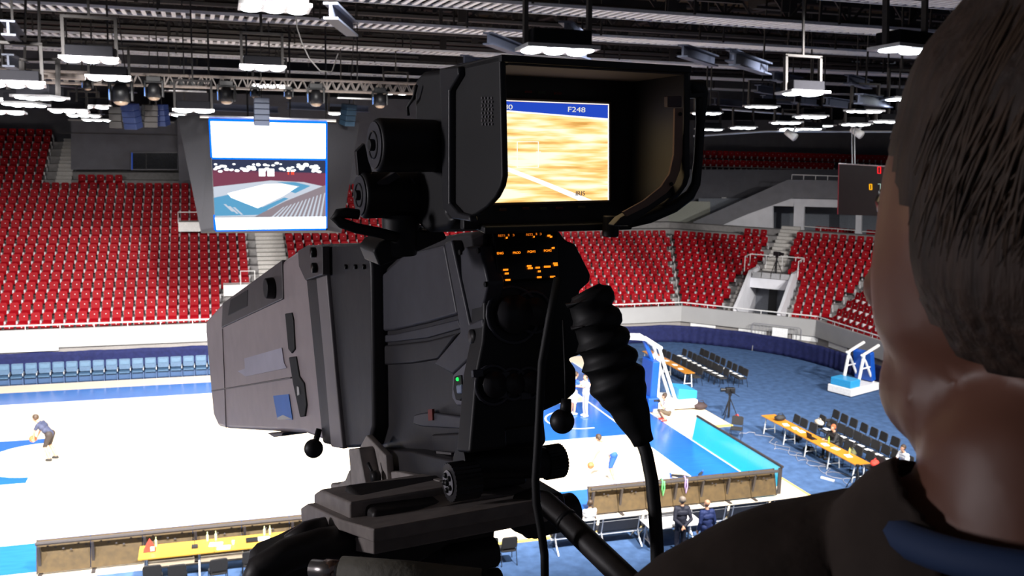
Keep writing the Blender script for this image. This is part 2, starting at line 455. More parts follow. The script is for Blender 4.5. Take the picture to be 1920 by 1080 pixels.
# --- stairs in the aisles (half-risers), painted paler
stair_m = mat('pale_stair_concrete', (.50, .48, .46), .8, var=.1)
def stairs(P, s0, s1, k0, k1, label, lean=0):
    root = thing('stairway', label, 'stairs')
    me = None
    for k in range(k0, k1):
        for h in (0, 1):
            d = off(k) - DR / 2 + h * DR / 2 - .025; z = rowz(k) + (0 if h == 0 else .19)
            a, c = P(s0 + lean * k, d), P(s1 + lean * k, d); e, f = P(s1 + lean * k, d + DR / 2), P(s0 + lean * k, d + DR / 2)
            MB().prism([(q.x, q.y, z - .38) for q in (a, c, e, f)], (0, 0, .40)).obj('step', stair_m, root)
    return root
stairs(P0, XA0 + .03, XA1 - .03, 4, 17, 'grey stairway up through the red seats above the camera lens')
stairs(P0, XB0 + .08, XB1, 0, 10, 'narrow stairway beside the corrugated cable boot', lean=.1)
stairs(P1, 2.35, 3.0, 0, 5, 'stairway climbing left of the dark entrance')
stairs(P1, 5.9, 6.5 - .4, 0, 5, 'stairway climbing right of the dark entrance')
stairs(P1, 3.35, 4.55, 6, 13, 'wide stairway above the tripod platform up to the gallery')
stairs(P0, -11.2, -10.3, 17, 24, 'dim stairway beside the upper left seats')
# thin white kerb line at the corner joint
b = MB()
for k in range(0, 10):
    d = off(k) - DR / 2; a = P0(24.4 + T1 * d, d); e = P0(24.4 + T1 * (d + DR), d + DR)
    b.tube([(a.x, a.y, rowz(k) + .06), (e.x, e.y, rowz(k) + .06), (e.x, e.y, rowz(k + 1) + .06)], .05, 4)
struct(b.obj('trim_1', white_p))
b = MB()
for k in range(0, 10):
    d = off(k) - DR / 2; a = P2(-T2 * d, d); e = P2(-T2 * (d + DR), d + DR)
    b.tube([(a.x, a.y, rowz(k) + .06), (e.x, e.y, rowz(k) + .06), (e.x, e.y, rowz(k + 1) + .06)], .09, 4)
struct(b.obj('trim_2', stair_m))

# --- vomitory entrance
def P1w(s, d, z): p = P1(s, d); return Vector((p.x, p.y, z))
vr = thing('tunnel_entrance', 'pale walled tunnel entrance cut into the stand with dark doorway', 'entrance')
n13 = Vector((n1.x, n1.y, 0)); d13 = Vector((d1.x, d1.y, 0))
topz = rowz(6) + .1
for s, nm in ((VS0, 'side_wall'), (VS1 - .18, 'side_wall')):
    prof = [P1w(s, .2, 1.1), P1w(s, .2, 2.3), P1w(s, .9, 2.6), P1w(s, 3.6, topz + .25), P1w(s, VD + .6, topz + .25), P1w(s, VD + .6, 1.1)]
    MB().prism(prof, d13 * .18).obj(nm, gal_white, vr)
MB().prism([P1w(VS0 + .18, 3.4, topz - .75), P1w(VS1 - .18, 3.4, topz - .75), P1w(VS1 - .18, 3.4, topz - .15), P1w(VS0 + .18, 3.4, topz - .15)], n13 * .2).obj('lintel', gal_white, vr)
b = MB()
MB().prism([P1w(VS0 + .1, 3.45, topz - .12), P1w(VS1 - .1, 3.45, topz - .12), P1w(VS1 - .1, VD + .9, topz - .12), P1w(VS0 + .1, VD + .9, topz - .12)], (0, 0, .12)).obj('roof_slab', concrete, vr)
inner = mat('dim_tunnel_wall', (.16, .17, .20), .8)
MB().prism([P1w(VS0, VD, 1.1), P1w(VS1, VD, 1.1), P1w(VS1, VD, topz), P1w(VS0, VD, topz)], n13 * .1).obj('back_wall', inner, vr)
MB().prism([P1w(VS0 + 1.0, VD - .1, 1), P1w(VS0 + 1.5, VD - .1, 1), P1w(VS0 + 1.5, VD - .1, topz - .7), P1w(VS0 + 1.0, VD - .1, topz - .7)], n13 * .06).obj('dark_drape', black_m, vr)
MB().prism([P1w(VS0, 0.2, 1.0), P1w(VS1, 0.2, 1.0), P1w(VS1, VD, 1.0), P1w(VS0, VD, 1.0)], (0, 0, .1)).obj('tunnel_floor', concrete, vr)
for i in range(4):
    s0 = VS0 + .28 + i * .56
    MB().prism([P1w(s0, 3.38, topz - .12), P1w(s0 + .5, 3.38, topz - .12), P1w(s0 + .5, 3.44, topz + .2), P1w(s0, 3.44, topz + .2)], n13 * .03).obj('mesh_panel', steel, vr)
rl = thing('platform_railing', 'white railing round the tripod platform over the tunnel entrance', 'railing')
zt = topz + .95
MB().tube([P1w(VS0 - .5, 4.6, topz), P1w(VS0 - .5, 4.6, zt)], .03, 6).obj('post', white_p, rl)
MB().tube([P1w(VS0 - .5, VD + .8, zt), P1w(VS1 + .1, VD + .8, zt)], .03, 6).obj('top_rail', white_p, rl)
MB().tube([P1w(VS0 - .5, 4.6, zt), P1w(VS0 - .5, VD + .8, zt)], .03, 6).obj('side_rail', white_p, rl)
MB().tube([P1w(VS1 + .1, 4.2, zt), P1w(VS1 + .1, VD + .8, zt)], .03, 6).obj('side_rail', white_p, rl)
for s in (VS0 - .5, VS0 + .5, VS0 + 1.5, VS1 - .4, VS1 + .1):
    MB().tube([P1w(s, VD + .8, topz), P1w(s, VD + .8, zt)], .025, 6).obj('post', white_p, rl)
MB().tube([P1w(VS1 + .1, 4.2, topz), P1w(VS1 + .1, 4.2, zt)], .025, 6).obj('post', white_p, rl)

# --- gallery & walls behind side 1
GD = 11.9
GP = P1w(0, GD, 0); GN = Vector((n1.x, n1.y, 0))
def gp(x, y, extra=0): return onpl(x, y, GP + GN * extra, GN)
def gpoly(pts, th, m, name, parent=None, extra=0):
    b = MB(); b.prism([gp(x, y, extra) for x, y in pts], GN * th); return b.obj(name, m, parent)
gw = bpy.data.objects.new('wall_gallery', None); C.objects.link(gw); gw['kind'] = 'structure'
gpoly([(1300, 416), (1477, 337), (1700, 341), (1700, 376), (1487, 371), (1400, 402), (1330, 432), (1300, 440)], .35, mid_wall, 'ramp_parapet', gw)
gpoly([(1446, 371), (1700, 377), (1700, 392), (1446, 386)], .3, gal_white, 'beam', gw, .36)
gpoly([(1325, 446), (1330, 433), (1400, 402), (1449, 384), (1449, 470), (1325, 470)], .3, gal_white, 'side_wall', gw, .36)
gpoly([(1489, 380), (1508, 380), (1505, 470), (1486, 470)], .4, gal_white, 'column', gw, .3)
gpoly([(1605, 384), (1616, 384), (1614, 470), (1603, 470)], .4, gal_white, 'column', gw, .3)
gpoly([(1503, 444), (1720, 458), (1720, 510), (1500, 500)], .2, gal_white, 'parapet', gw, .25)
gpoly([(1310, 372), (1760, 372), (1760, 520), (1310, 480)], .2, gal_in, 'rear_wall', gw, 3.4)
gpoly([(1240, 318), (1800, 318), (1800, 440), (1240, 440)], .2, dark_wall, 'upper_wall', gw, 3.9)
gpoly([(1150, 225), (1800, 225), (1800, 330), (1150, 330)], .3, dark_wall, 'back_wall', gw, 9)
gpoly([(1150, 378), (1331, 378), (1331, 470), (1150, 470)], .3, mat('pale_green_panel', (.42, .43, .38), .7), 'panel', gw, 3.3)
g0, g1, g2, g3 = gp(1503, 470, .4), gp(1720, 480, .4), gp(1720, 480, 3.4), gp(1503, 470, 3.4)
MB().prism([g0, g1, g2, g3], (0, 0, -.15)).obj('balcony_floor', concrete, gw)
# stairs sign: pictogram and two lines of text, white on the wall
sg = thing('wall_sign', 'small white stair pictogram with lines of lettering on the dark upper wall', 'sign')
gpoly([(1353, 370), (1362, 370), (1362, 372), (1353, 372)], .03, white_p, 'frame_bar', sg, 3.85)
gpoly([(1353, 376.5), (1362, 376.5), (1362, 378), (1353, 378)], .03, white_p, 'frame_bar', sg, 3.85)
gpoly([(1353, 370), (1354.5, 370), (1354.5, 378), (1353, 378)], .03, white_p, 'frame_bar', sg, 3.85)
gpoly([(1360.5, 370), (1362, 370), (1362, 378), (1360.5, 378)], .03, white_p, 'frame_bar', sg, 3.85)
gpoly([(1356, 376), (1359, 373), (1360, 374), (1357, 377)], .03, white_p, 'pictogram', sg, 3.84)
gpoly([(1342, 378.5), (1353, 378.5), (1353, 380), (1342, 380)], .03, white_p, 'text_line', sg, 3.85)
gpoly([(1342, 382), (1353, 382), (1353, 384), (1342, 384)], .03, white_p, 'text_line', sg, 3.85)
# rails
def rail(p, label, th=.035, posts=5, drop=(0, 10), extra=0, mids=()):
    r = thing('balcony_rail', label, 'railing')
    a, c = gp(*p[0], extra), gp(*p[1], extra)
    MB().tube([a, c], th, 6).obj('top_rail', white_p, r)
    hh = drop[1] * (a - CP).dot(AF) / FPX
    for i in range(posts):
        q = a + (c - a) * (i / (posts - 1)); MB().tube([q, q - Vector((0, 0, hh))], th * .8, 5).obj('post', white_p, r)
    return r
rail(((1485, 327.5), (1575, 330.5)), 'short white railing on top of the ramp parapet, left of the scoreboard', extra=.2, posts=5, drop=(0, 9))
rail(((1507, 424.5), (1604, 432)), 'white railing across the left gallery opening', extra=.3, posts=4, drop=(0, 24), th=.03)
rail(((1616, 434), (1720, 441)), 'white railing across the gallery opening under the scoreboard', extra=.3, posts=4, drop=(0, 24), th=.03)
# gallery and upper balcony seats
def gal_seat(x, y, extra, label, group):
    p = gp(x, y, extra); o = bpy.data.objects.new('stadium_seat', seat_me); C.objects.link(o)
    o.location = p - Vector((0, 0, .6)); o.rotation_euler = (0, 0, rz1); tag(o, label, 'seat', group)
    c = bpy.data.objects.new('bracket', brk_me); C.objects.link(c); c.parent = o
for i in range(6): gal_seat(1534 + i * 12.3, 430 + i * 1.0, 1.6, 'red seat behind the rail of the left gallery opening', 'red seats in the left gallery opening')
for i in range(5): gal_seat(1630 + i * 12.3, 437 + i * 1.0, 1.6, 'red seat behind the rail of the right gallery opening', 'red seats in the right gallery opening')
up = []
for r_, (y0, ex) in enumerate(((307, 6.0), (290, 7.2))):
    for i in range(36):
        x = 1316 + i * 11.0
        if r_ == 0 and x > 1562: continue
        p = gp(x, y0 + (x - 1316) * .028 - 3, ex); up.append((p - Vector((0, 0, .6)), rz1, '', 0))
massed(up, allb, 'balcony_seats', [seat_red, seat_tag, seat_grey], 'two dim rows of red seats on the high balcony behind the gallery', 'seats')
b = MB(); b.prism([gp(1290, 318, 5.5), gp(1570, 326, 5.5), gp(1570, 334, 5.5), gp(1290, 330, 5.5)], GN * .2)
b.prism([gp(1290, 322, 4), gp(1570, 327, 4), gp(1570, 327, 9), gp(1290, 318, 9)], (0, 0, -.2)); b.obj('balcony_edge', dark_wall, gw)
b = MB(); a, c = gp(1300, 311.5, 5.45), gp(1560, 318.5, 5.45); b.tube([a, c], .03, 5)
for i in range(12):
    q = a + (c - a) * i / 11; b.tube([q, q - Vector((0, 0, .35))], .02, 4)
tag(b.obj('balcony_rail', steel), 'thin pale rail along the high balcony under its red seats', 'railing')

# --- walls behind side 0
Yw = 13.5 + off(17) - .35
wl = bpy.data.objects.new('wall_back', None); C.objects.link(wl); wl['kind'] = 'structure'
def yb(pts, Y, th, m, name): b = MB(); b.prism([aty(x, y, Y) for x, y in pts], (0, th, 0)); return b.obj(name, m, wl)
MB().box(((-3.9 + 28) / 2, Yw + .2, 10.5), (31.9, .3, 7.0)).obj('upper_panel', dark_wall, wl)
MB().prism([aty(133, 318, Yw + .9), aty(360, 318, Yw + .9), aty(360, 226, Yw + .9), aty(133, 226, Yw + .9)], (0, .3, 0)).obj('grey_panel', dark_wall, wl)
MB().box((-7.2, Yw + .80, 12.1), (6.2, .12, .10)).obj('pale_cornice', fascia_m, wl)
MB().box((10, 13.5 + off(24) + .5, 13), (90, .3, 9)).obj('rear_panel', dark_wall, wl)
MB().box((-3.2, Yw + .84, 11.3), (.0001 + 15, .06, .05)).obj('joint_line', board_dark, wl)
wn = bpy.data.objects.new('window_1', None); C.objects.link(wn); wn['kind'] = 'structure'
pts = [aty(246, 318, Yw + .8), aty(333, 318, Yw + .8), aty(333, 286, Yw + .8), aty(246, 286, Yw + .8)]
MB().prism(pts, (0, .08, 0)).obj('dark_pane', mat('dark_glass', (.012, .013, .016), .1), wn)
fr = mat('blue_lit_frame', (.02, .05, .2), .5, emit=(.02, .10, .6), es=.35)
b = MB(); L = [pts[0], pts[1], pts[2], pts[3], pts[0]]; b.tube(L, .05, 4); b.obj('frame', mid_wall, wn)
MB().tube([pts[3] + Vector((.05, -.06, 0)), pts[0] + Vector((.05, -.06, 0))], .04, 5).obj('blue_light_strip', fr, wn)
MB().tube([(pts[0] + pts[1]) * .5 + Vector((-.5, -.05, 0)), (pts[2] + pts[3]) * .5 + Vector((-.5, -.05, 0))], .03, 4).obj('mullion', black_m, wn)
# side and corner walls, ceiling
struct(MB().box((50, 0, 9), (.4, 90, 18)).obj('wall_right', dark_wall))
struct(MB().box((-27, 0, 9), (.4, 90, 18)).obj('wall_left', dark_wall))
ce = struct(MB().box((10, 2, 19.3), (82, 84, .3)).obj('ceiling', deck_m))
# small white platform notice within left seats
pf = thing('viewing_box', 'small white camera box with rail set among the seats left of the video screen', 'platform')
p = aty(357, 420, 22.5); MB().box((p.x + .1, 22.3, p.z - .1), (1.5, .9, .55)).obj('box', white_p, pf)
MB().tube([(p.x - .65, 21.9, p.z + .1), (p.x - .65, 21.9, p.z + .75), (p.x + .85, 21.9, p.z + .75), (p.x + .85, 21.9, p.z + .1)], .03, 5).obj('rail', white_p, pf)
pf = thing('viewing_box', 'white railed box beside the grey stairs above the lens hood', 'platform')
p = aty(447, 532, 17.6); MB().box((p.x, 17.3, p.z - .25), (1.6, .8, .6)).obj('box', white_p, pf)
MB().tube([(p.x + .1, 16.9, p.z + .0), (p.x + .1, 16.9, p.z + .8), (p.x + .85, 16.9, p.z + .8), (p.x + .85, 16.9, p.z)], .03, 5).obj('rail', white_p, pf)
#@@ROOF
# ================================================================== ROOF
def tray(Y, z, x0, x1, w_, label, slope=.010):
    r = thing('ladder_walkway', label, 'walkway', ((x0 + x1) / 2, Y, z), slope)
    L = x1 - x0
    for s in (-1, 1):
        MB().box((0, s * w_ / 2, 0), (L, .05, .09)).obj('side_rail', tray_m, r)
    b = MB(); n = int(L / .30)
    for i in range(n): b.box((-L / 2 + (i + .5) * .30, 0, 0), (.13, w_, .04))
    o = b.obj('rungs', tray_m, r); o['kind'] = 'stuff'
    b = MB()
    for i in range(int(L / 5)):
        for s in (-1, 1): b.box((-L / 2 + (i + .5) * 5, s * (w_ / 2 + .06), 1.9), (.06, .06, 3.8))
    o = b.obj('hanger_rods', roof_dark, r); o['kind'] = 'stuff'
    return r
TR = [(-15.5, 15.6, 1.6, 'grated ladder walkway nearest the camera at the very top of the picture'),
      (-9.6, 15.55, 1.7, 'grated ladder walkway second from the camera, behind the big top lamp'),
      (-2.6, 15.55, 1.7, 'grated ladder walkway third from the camera'),
      (7.0, 15.5, 1.7, 'grated ladder walkway fourth from the camera'),
      (16.5, 15.5, 1.6, 'grated ladder walkway fifth from the camera'),
      (24.5, 15.3, 1.5, 'grated ladder walkway farthest from the camera')]
for Y, z, w_, lab in TR: tray(Y, z, -26, 46, w_, lab)
# dark trusses between: cross trusses along X and along Y with verticals
def truss(p0, p1, h, nbay, m, r=.06, depth=.0, name='roof_truss', label='', cat='truss', n4=4):
    root = thing(name, label, cat)
    p0 = Vector(p0); p1 = Vector(p1); H = Vector((0, 0, h))
    t = (p1 - p0).normalized(); D = Vector((-t.y, t.x, 0)) * depth
    for q in ([Vector()] if not depth else [Vector(), D]):
        MB().tube([p0 + q, p1 + q], r, 6).obj('bottom_chord', m, root)
        MB().tube([p0 + q + H, p1 + q + H], r, 6).obj('top_chord', m, root)
    b = MB()
    for i in range(nbay):
        for q in ([Vector()] if not depth else [Vector(), D]):
            a = p0 + (p1 - p0) * (i / nbay) + q; c = p0 + (p1 - p0) * ((i + 1) / nbay) + q; mid = (a + c) / 2
            b.tube([a, mid + H], r * .55, n4); b.tube([mid + H, c], r * .55, n4)
            if i % 4 == 0: b.tube([a, a + H], r * .55, n4)
        if depth: b.tube([a - D if depth else a, a], r * .5, n4)
    o = b.obj('web_bars', m, root); o['kind'] = 'stuff'
    return root
for i, Y in enumerate((-18, -12.6, -6.2, -.6, 2.6, 5.0, 9.5, 12.0, 14.5, 19.5, 23.0, 27.5)):
    truss((-26, Y, 16.2), (46, Y + .6, 16.2), 1.5, 28, roof_dark, .11, label='black steel roof truss running the length of the hall between the walkways')
ORD = ['nearest', 'second nearest', 'third nearest', 'fourth nearest', 'fifth nearest', 'sixth nearest', 'seventh nearest', 'eighth nearest', 'fourth farthest', 'third farthest', 'second farthest', 'farthest']
for k_, o in enumerate([o for o in C.objects if o.name.startswith('roof_truss')]): o['group'] = 'black roof trusses'; o['label'] = 'black steel roof truss between the walkways, %s to the camera' % ORD[k_]
vert = MB()
rnd = random.Random(3)
for i in range(520):
    x = rnd.uniform(-24, 44); y = rnd.uniform(-20, 30); h = rnd.uniform(.8, 3.2); z = rnd.uniform(15.6, 17)
    vert.box((x, y, z + h / 2), (rnd.choice((.08, .12, .3)), .08, h))
for i in range(200):
    x = rnd.uniform(-24, 40); y = rnd.uniform(-20, 30); L = rnd.uniform(2, 9)
    vert.box((x, y, rnd.uniform(15.9, 18)), (L, rnd.choice((.1, .2, .4)), rnd.choice((.1, .3))))
for i in range(60):
    y = rnd.uniform(-18, 28); x = rnd.uniform(-24, 42); vert.box((x, y, 17.6), (.35, rnd.uniform(5, 16), .5))
o = vert.obj('roof_services', roof_dark); o['kind'] = 'stuff'; tag(o, 'tangle of black hangers, ducts and steelwork under the hall roof', 'steelwork')
# grey-blue beams (short, running along the depth)
BE = [((1280, 95), (1340, 88), 24), ((1370, 103), (1410, 92), 24), ((1378, 110), (1440, 96), 22), ((1450, 142), (1500, 136), 33), ((1020, 75), (1100, 55), 20), ((1060, 55), (1100, 17), 17),
      ((915, 72), (975, 62), 24), ((870, 112), (925, 100), 30), ((1590, 148), (1630, 142), 33), ((1420, 166), (1470, 158), 40), ((1610, 185), (1670, 160), 30), ((1430, 185), (1520, 180), 42),
      ((15, 52), (35, 70), 22), ((15, 113), (45, 128), 26), ((620, 20), (660, 8), 18), ((1490, 185), (1530, 190), 38), ((1340, 190), (1400, 196), 45), ((1550, 190), (1600, 175), 36),
      ((130, 205), (190, 200), 40), ((210, 160), (250, 168), 36), ((80, 150), (150, 165), 38), ((250, 205), (330, 212), 45), ((380, 200), (520, 204), 42), ((540, 198), (690, 206), 42)]
for i, (a, c, D) in enumerate(BE):
    D += 1.6; p = CP + ray(*a) * D; q = CP + ray(*c) * (D + 3.5)
    q.z = p.z
    t = (q - p).normalized(); R = t.to_track_quat('X', 'Z').to_matrix()
    b = MB(); L = (q - p).length; m_ = (p + q) / 2
    b.box(m_ + Vector((0, 0, .14)), (L, .28, .04), R); b.box(m_ - Vector((0, 0, .14)), (L, .28, .04), R); b.box(m_, (L, .05, .28), R)
    tag(b.obj('roof_beam', beam_m), 'short grey-blue steel I-beam hanging among the roof lamps', 'beam', 'short grey-blue roof beams')

# --- floodlamps
def make_lamp(nx, ny):
    r = thing('flood_lamp', 'x', 'lamp')
    MB().prism([(-.62, -.34, .05), (.62, -.34, .05), (.62, .34, .05), (-.62, .34, .05)], (0, 0, .06)).obj('face_plate', steel, r)
    b = MB(); b.prism([(-.5, -.26, .11), (.5, -.26, .11), (.5, .26, .11), (-.5, .26, .11)], (0, 0, .25)); b.obj('housing', lampbox, r, bevel=.03)
    b = MB(); b.box((-.55, 0, .55), (.07, .10, .9)); b.box((.55, 0, .55), (.07, .10, .9)); b.box((0, 0, 1.0), (1.17, .1, .06)); b.box((0, 0, 3.0), (.05, .05, 4.0)); b.obj('yoke', yoke_m, r)
    for i in range(nx):
        for j in range(ny):
            cx = (i - (nx - 1) / 2) * (1.2 / nx); cy = (j - (ny - 1) / 2) * (.66 / ny)
            MB().ball((cx, cy, .05), .5, 10, 6, (1.05 / nx, .6 / ny, .09)).obj('lens', glow, r, True)
    return r
lampA = make_lamp(3, 2); lampB = make_lamp(2, 1)
LA = [(515, 22, 18, 0, 'A', 'large six-lens lamp at the top edge, nearest the camera'), (1697, 100, 19, .25, 'B', 'two-lens lamp with black housing beside the man\'s hair'),
      (170, 118, 24, 0, 'A', 'lamp above the left end of the aluminium truss'), (205, 151, 31, 0, 'A', 'bright lamp just under the truss at left'),
      (492, 132, 28, 0, 'A', 'lamp straight above the video screen, in front of the truss'), (506, 166, 34, 0, 'A', 'lamp between truss and video screen'),
      (30, 164, 25, .1, 'A', 'leftmost bright lamp under the truss'), (75, 188, 27, -.6, 'A', 'slanted lamp cluster left, right-hand one'), (45, 200, 30.5, -.6, 'A', 'slanted lamp cluster left, left-hand one'),
      (8, 193, 31, 0, 'A', 'lamp cut off by the left picture edge'), (130, 212, 36, 0, 'A', 'left one of the row of lamps above the grey wall'), (176, 204, 38, 0, 'B', 'raised lamp of the row above the grey wall'),
      (158, 220, 42, 0, 'A', 'middle lamp low above the grey wall'), (183, 228, 46, 0, 'A', 'lowest lamp right at the cornice of the grey wall'), (12, 215, 38, 0, 'B', 'small lamp above the upper left seats'),
      (320, 218, 42, 0, 'B', 'small lamp at the left shoulder of the video screen'), (363, 212, 32, 0, 'B', 'lamp at the top left corner of the video screen'), (742, 178, 44, 0, 'B', 'lamp beside the tilting arm of the viewfinder'),
      (640, 216, 44, 0, 'B', 'small lamp right of the video screen top'), (1045, 101, 16, 0, 'A', 'lamp peeping over the viewfinder hood'),
      (1427, 203, 38, 0, 'A', 'pale lamp in the upper row of the right cluster, left one'), (1520, 222, 40, 0, 'A', 'lamp in the middle of the right cluster'), (1620, 212, 36, 0, 'A', 'widest lamp of the right cluster, above the scoreboard cables'),
      (1474, 233, 42, 0, 'A', 'lamp of the right cluster just below the middle one'), (1605, 236, 44, 0, 'A', 'low lamp of the right cluster above the scoreboard'), (1393, 242, 48, 0, 'A', 'low lamp at the left of the right cluster'),
      (1325, 215, 42, 0, 'A', 'lamp beside the viewfinder handle, upper'), (1330, 245, 46, 0, 'A', 'lamp beside the viewfinder handle, lower'), (1485, 244, 50, 0, 'A', 'small low lamp beside the round bulbs'),
      (1521, 244, 48, .2, 'B', 'round bulb pair low in the right cluster, left one'), (1543, 238, 51, .2, 'B', 'round bulb pair low in the right cluster, right one'), (1662, 231, 42, .1, 'B', 'lamp touching the man\'s hair, lower'), (1684, 223, 45, .1, 'B', 'lamp touching the man\'s hair, upper'),
      (1690, 190, 34, .1, 'B', 'dim lamp seen edge-on beside the man\'s hair'), (1505, 180, 26, .1, 'B', 'thin edge-on lamp with tall bracket above the right cluster')]
usedA = usedB = False
for i, (x, y, D, rz, t, lab) in enumerate(LA):
    p = CP + ray(x, y) * D
    o = (lampA if t == 'A' else lampB)
    if (t == 'A' and usedA) or (t == 'B' and usedB): o = dup(o)
    else:
        if t == 'A': usedA = True
        else: usedB = True
    o.location = p; o.rotation_euler = (random.uniform(-.10, -.02), 0, rz); o['label'] = lab; o['group'] = 'flood lamps under the roof'
    if y < 205 and D > 20 and D < 37:
        spot('lamp_beam', p - Vector((0, 0, .15)), (p.x * .8 + (0 if x < 900 else 2), 0, 0), FLOOD * .08, 105, rad=.3)

# --- aluminium box truss with moving heads and speakers
tp0, tp1 = aty(-120, 148, -3.5), aty(790, 176, -3.5)
tr = truss(tp0, tp1, .34, 46, truss_m, .04, .3, 'lighting_truss', 'aluminium lattice truss with pale tubes carrying the stage lights at left', 'truss')
tp2 = aty(-20, 137, -5.6), aty(160, 145, -5.6)
tag(MB().tube(tp2, .09, 8).obj('truss_pipe', truss_m), 'thick pale pipe in front of the left end of the lighting truss', 'pipe')
def make_head():
    r = thing('moving_head', 'x', 'stage light')
    MB().box((0, 0, .06), (.42, .3, .16)).obj('base', black_m, r, bevel=.02)
    b = MB(); b.box((-.25, 0, -.22), (.07, .2, .5)); b.box((.25, 0, -.22), (.07, .2, .5)); b.box((0, 0, -.03), (.55, .2, .06)); b.obj('yoke', black_m, r, bevel=.02)
    b = MB(); b.tube([(0, .02, -.1), (0, -.02, -.2), (0, -.05, -.5)], [.14, .2, .19], 16); b.obj('head', black_m, r, True)
    MB().ball((0, -.05, -.5), .17, 14, 8, (1, 1, .5)).obj('lens', mat('tan_lens_glass', (.30, .22, .16), .2), r, True)
    MB().tube([(-.26, -.1, -.45), (-.26, -.11, -.2)], .012, 4).obj('blue_edge', mat('blue_light_edge', (.1, .3, .9), .4, emit=(.1, .3, 1), es=.6), r)
    return r
hd = make_head()
HD = [(226, 152, -3.5, 1.3, 'biggest moving-head stage light at the left end of the truss'), (288, 152, -3.5, 1.05, 'second moving-head stage light from the left'),
      (424, 160, -3.5, 1.05, 'moving-head light above the top left corner of the video screen'), (592, 165, -3.5, 1.05, 'moving-head light above the top right corner of the video screen'),
      (712, 172, -3.5, .95, 'rightmost moving-head light, next to the viewfinder'), (164, 148, -3.5, .6, 'small stage light at the far left of the truss'),
      (478, 166, -3.5, .55, 'small stage light left of the hanging speaker'), (541, 167, -3.5, .55, 'small stage light right of the hanging speaker')]
for i, (x, y, Y, s, lab) in enumerate(HD):
    o = hd if i == 0 else dup(hd); o.location = aty(x, y, Y); o.scale = (s, s, s); o['label'] = lab; o['group'] = 'moving heads on the truss'
def speaker(x, yt, yb_, Y, wpx, tilt, m, label, n=4, yaw=0):
    p, q = aty(x, yt, Y), aty(x, yb_, Y); h = (p - q).length; w_ = wpx * (p - CP).dot(AF) / FPX
    r = thing('line_array_speaker', label, 'speaker', p, yaw); r.rotation_euler = (tilt, 0, yaw)
    for i in range(n):
        z = -h * (i + .5) / n
        MB().box((0, .02 * i, z), (w_, .4, h / n * .93), Matrix.Rotation(.03 * i, 3, 'X')).obj('speaker_box', m, r, bevel=.015)
    MB().tube([(0, 0, 3.6), (0, 0, 0)], .02, 4).obj('rigging_bar', roof_dark, r)
spm = mat('grey_speaker_grille', (.028, .025, .025), .7); spb = mat('navy_speaker_grille', (.008, .016, .05), .6, emit=(.01, .03, .2), es=.15)
speaker(490, 183, 235, -4.2, 28, 0, mat('blue_grey_speaker', (.016, .024, .05), .6), 'line-array speaker hanging in front of the top of the video screen', 5)
speaker(216, 200, 240, -1, 22, 0, spm, 'grey line-array speaker hanging left of the tilted blue one', 3)
speaker(243, 195, 242, -1.5, 26, .15, spb, 'blue-lit tilted line-array speaker under the biggest stage light', 4, -.5)
speaker(281, 196, 238, -1, 24, .1, spm, 'grey line-array speaker under the second stage light', 4, .3)
speaker(303, 196, 236, -.6, 16, .1, spb, 'navy speaker edge right of the grey line array', 4, -.4)
speaker(655, 195, 236, -.5, 22, .12, mat('teal_speaker_grille', (.015, .04, .07), .6), 'blue-grey speaker hanging at the right shoulder of the video screen', 4, .5)
# lamp bars (flat dark panels)
for x, y, lab in ((346, 172, 'flat dark light batten with pale rim left of the screen'), (670, 186, 'flat dark light batten with pale rim right of the screen')):
    p = aty(x, y, -2.5); r = thing('light_batten', lab, 'batten', p)
    MB().box((0, 0, .2), (1.3, .3, .32)).obj('housing', black_m, r, bevel=.03); MB().box((0, -.02, .02), (1.4, .34, .04)).obj('rim', steel, r)
    MB().box((0, 0, 1.9), (.04, .04, 3.2)).obj('hanger', roof_dark, r)
# drooping cable at top
b = MB(); pts = [aty(x, y, -12) for x, y in ((550, -30), (557, 52), (566, 80), (580, 110), (600, 133), (622, 135), (634, 100))]; b.tube(pts, .016, 5)
tag(b.obj('loose_cable', yoke_m), 'thin pale cable drooping from the roof right of the big top lamp', 'cable')
# long thin pipes at far right
for a, c, lab in (((1300, 255), (1440, 246), 'thin tilted white pipe under the lamps right of the viewfinder'), ((1440, 246), (1700, 247), 'long thin white pipe under the right lamp cluster'), ((1320, 202), (1510, 216), 'pale pipe crossing above the right lamp cluster')):
    tag(MB().tube([CP + ray(*a) * 50, CP + ray(*c) * 50], .05, 5).obj('pipe', steel), lab, 'pipe')
for x, y, lab in ((1484, 253, 'white projector hanging under the long pipe, left one'), (1608, 249, 'white projector hanging under the long pipe above the scoreboard')):
    p = CP + ray(x, y) * 49; r = thing('white_projector', lab, 'projector', p); r.rotation_euler = (.5, 0, .4)
    MB().tube([(0, .35, 0), (0, -.25, 0)], [.16, .2], 10).obj('barrel', white_p, r, True); MB().box((0, 0, .25), (.06, .1, .4)).obj('bracket', steel, r)

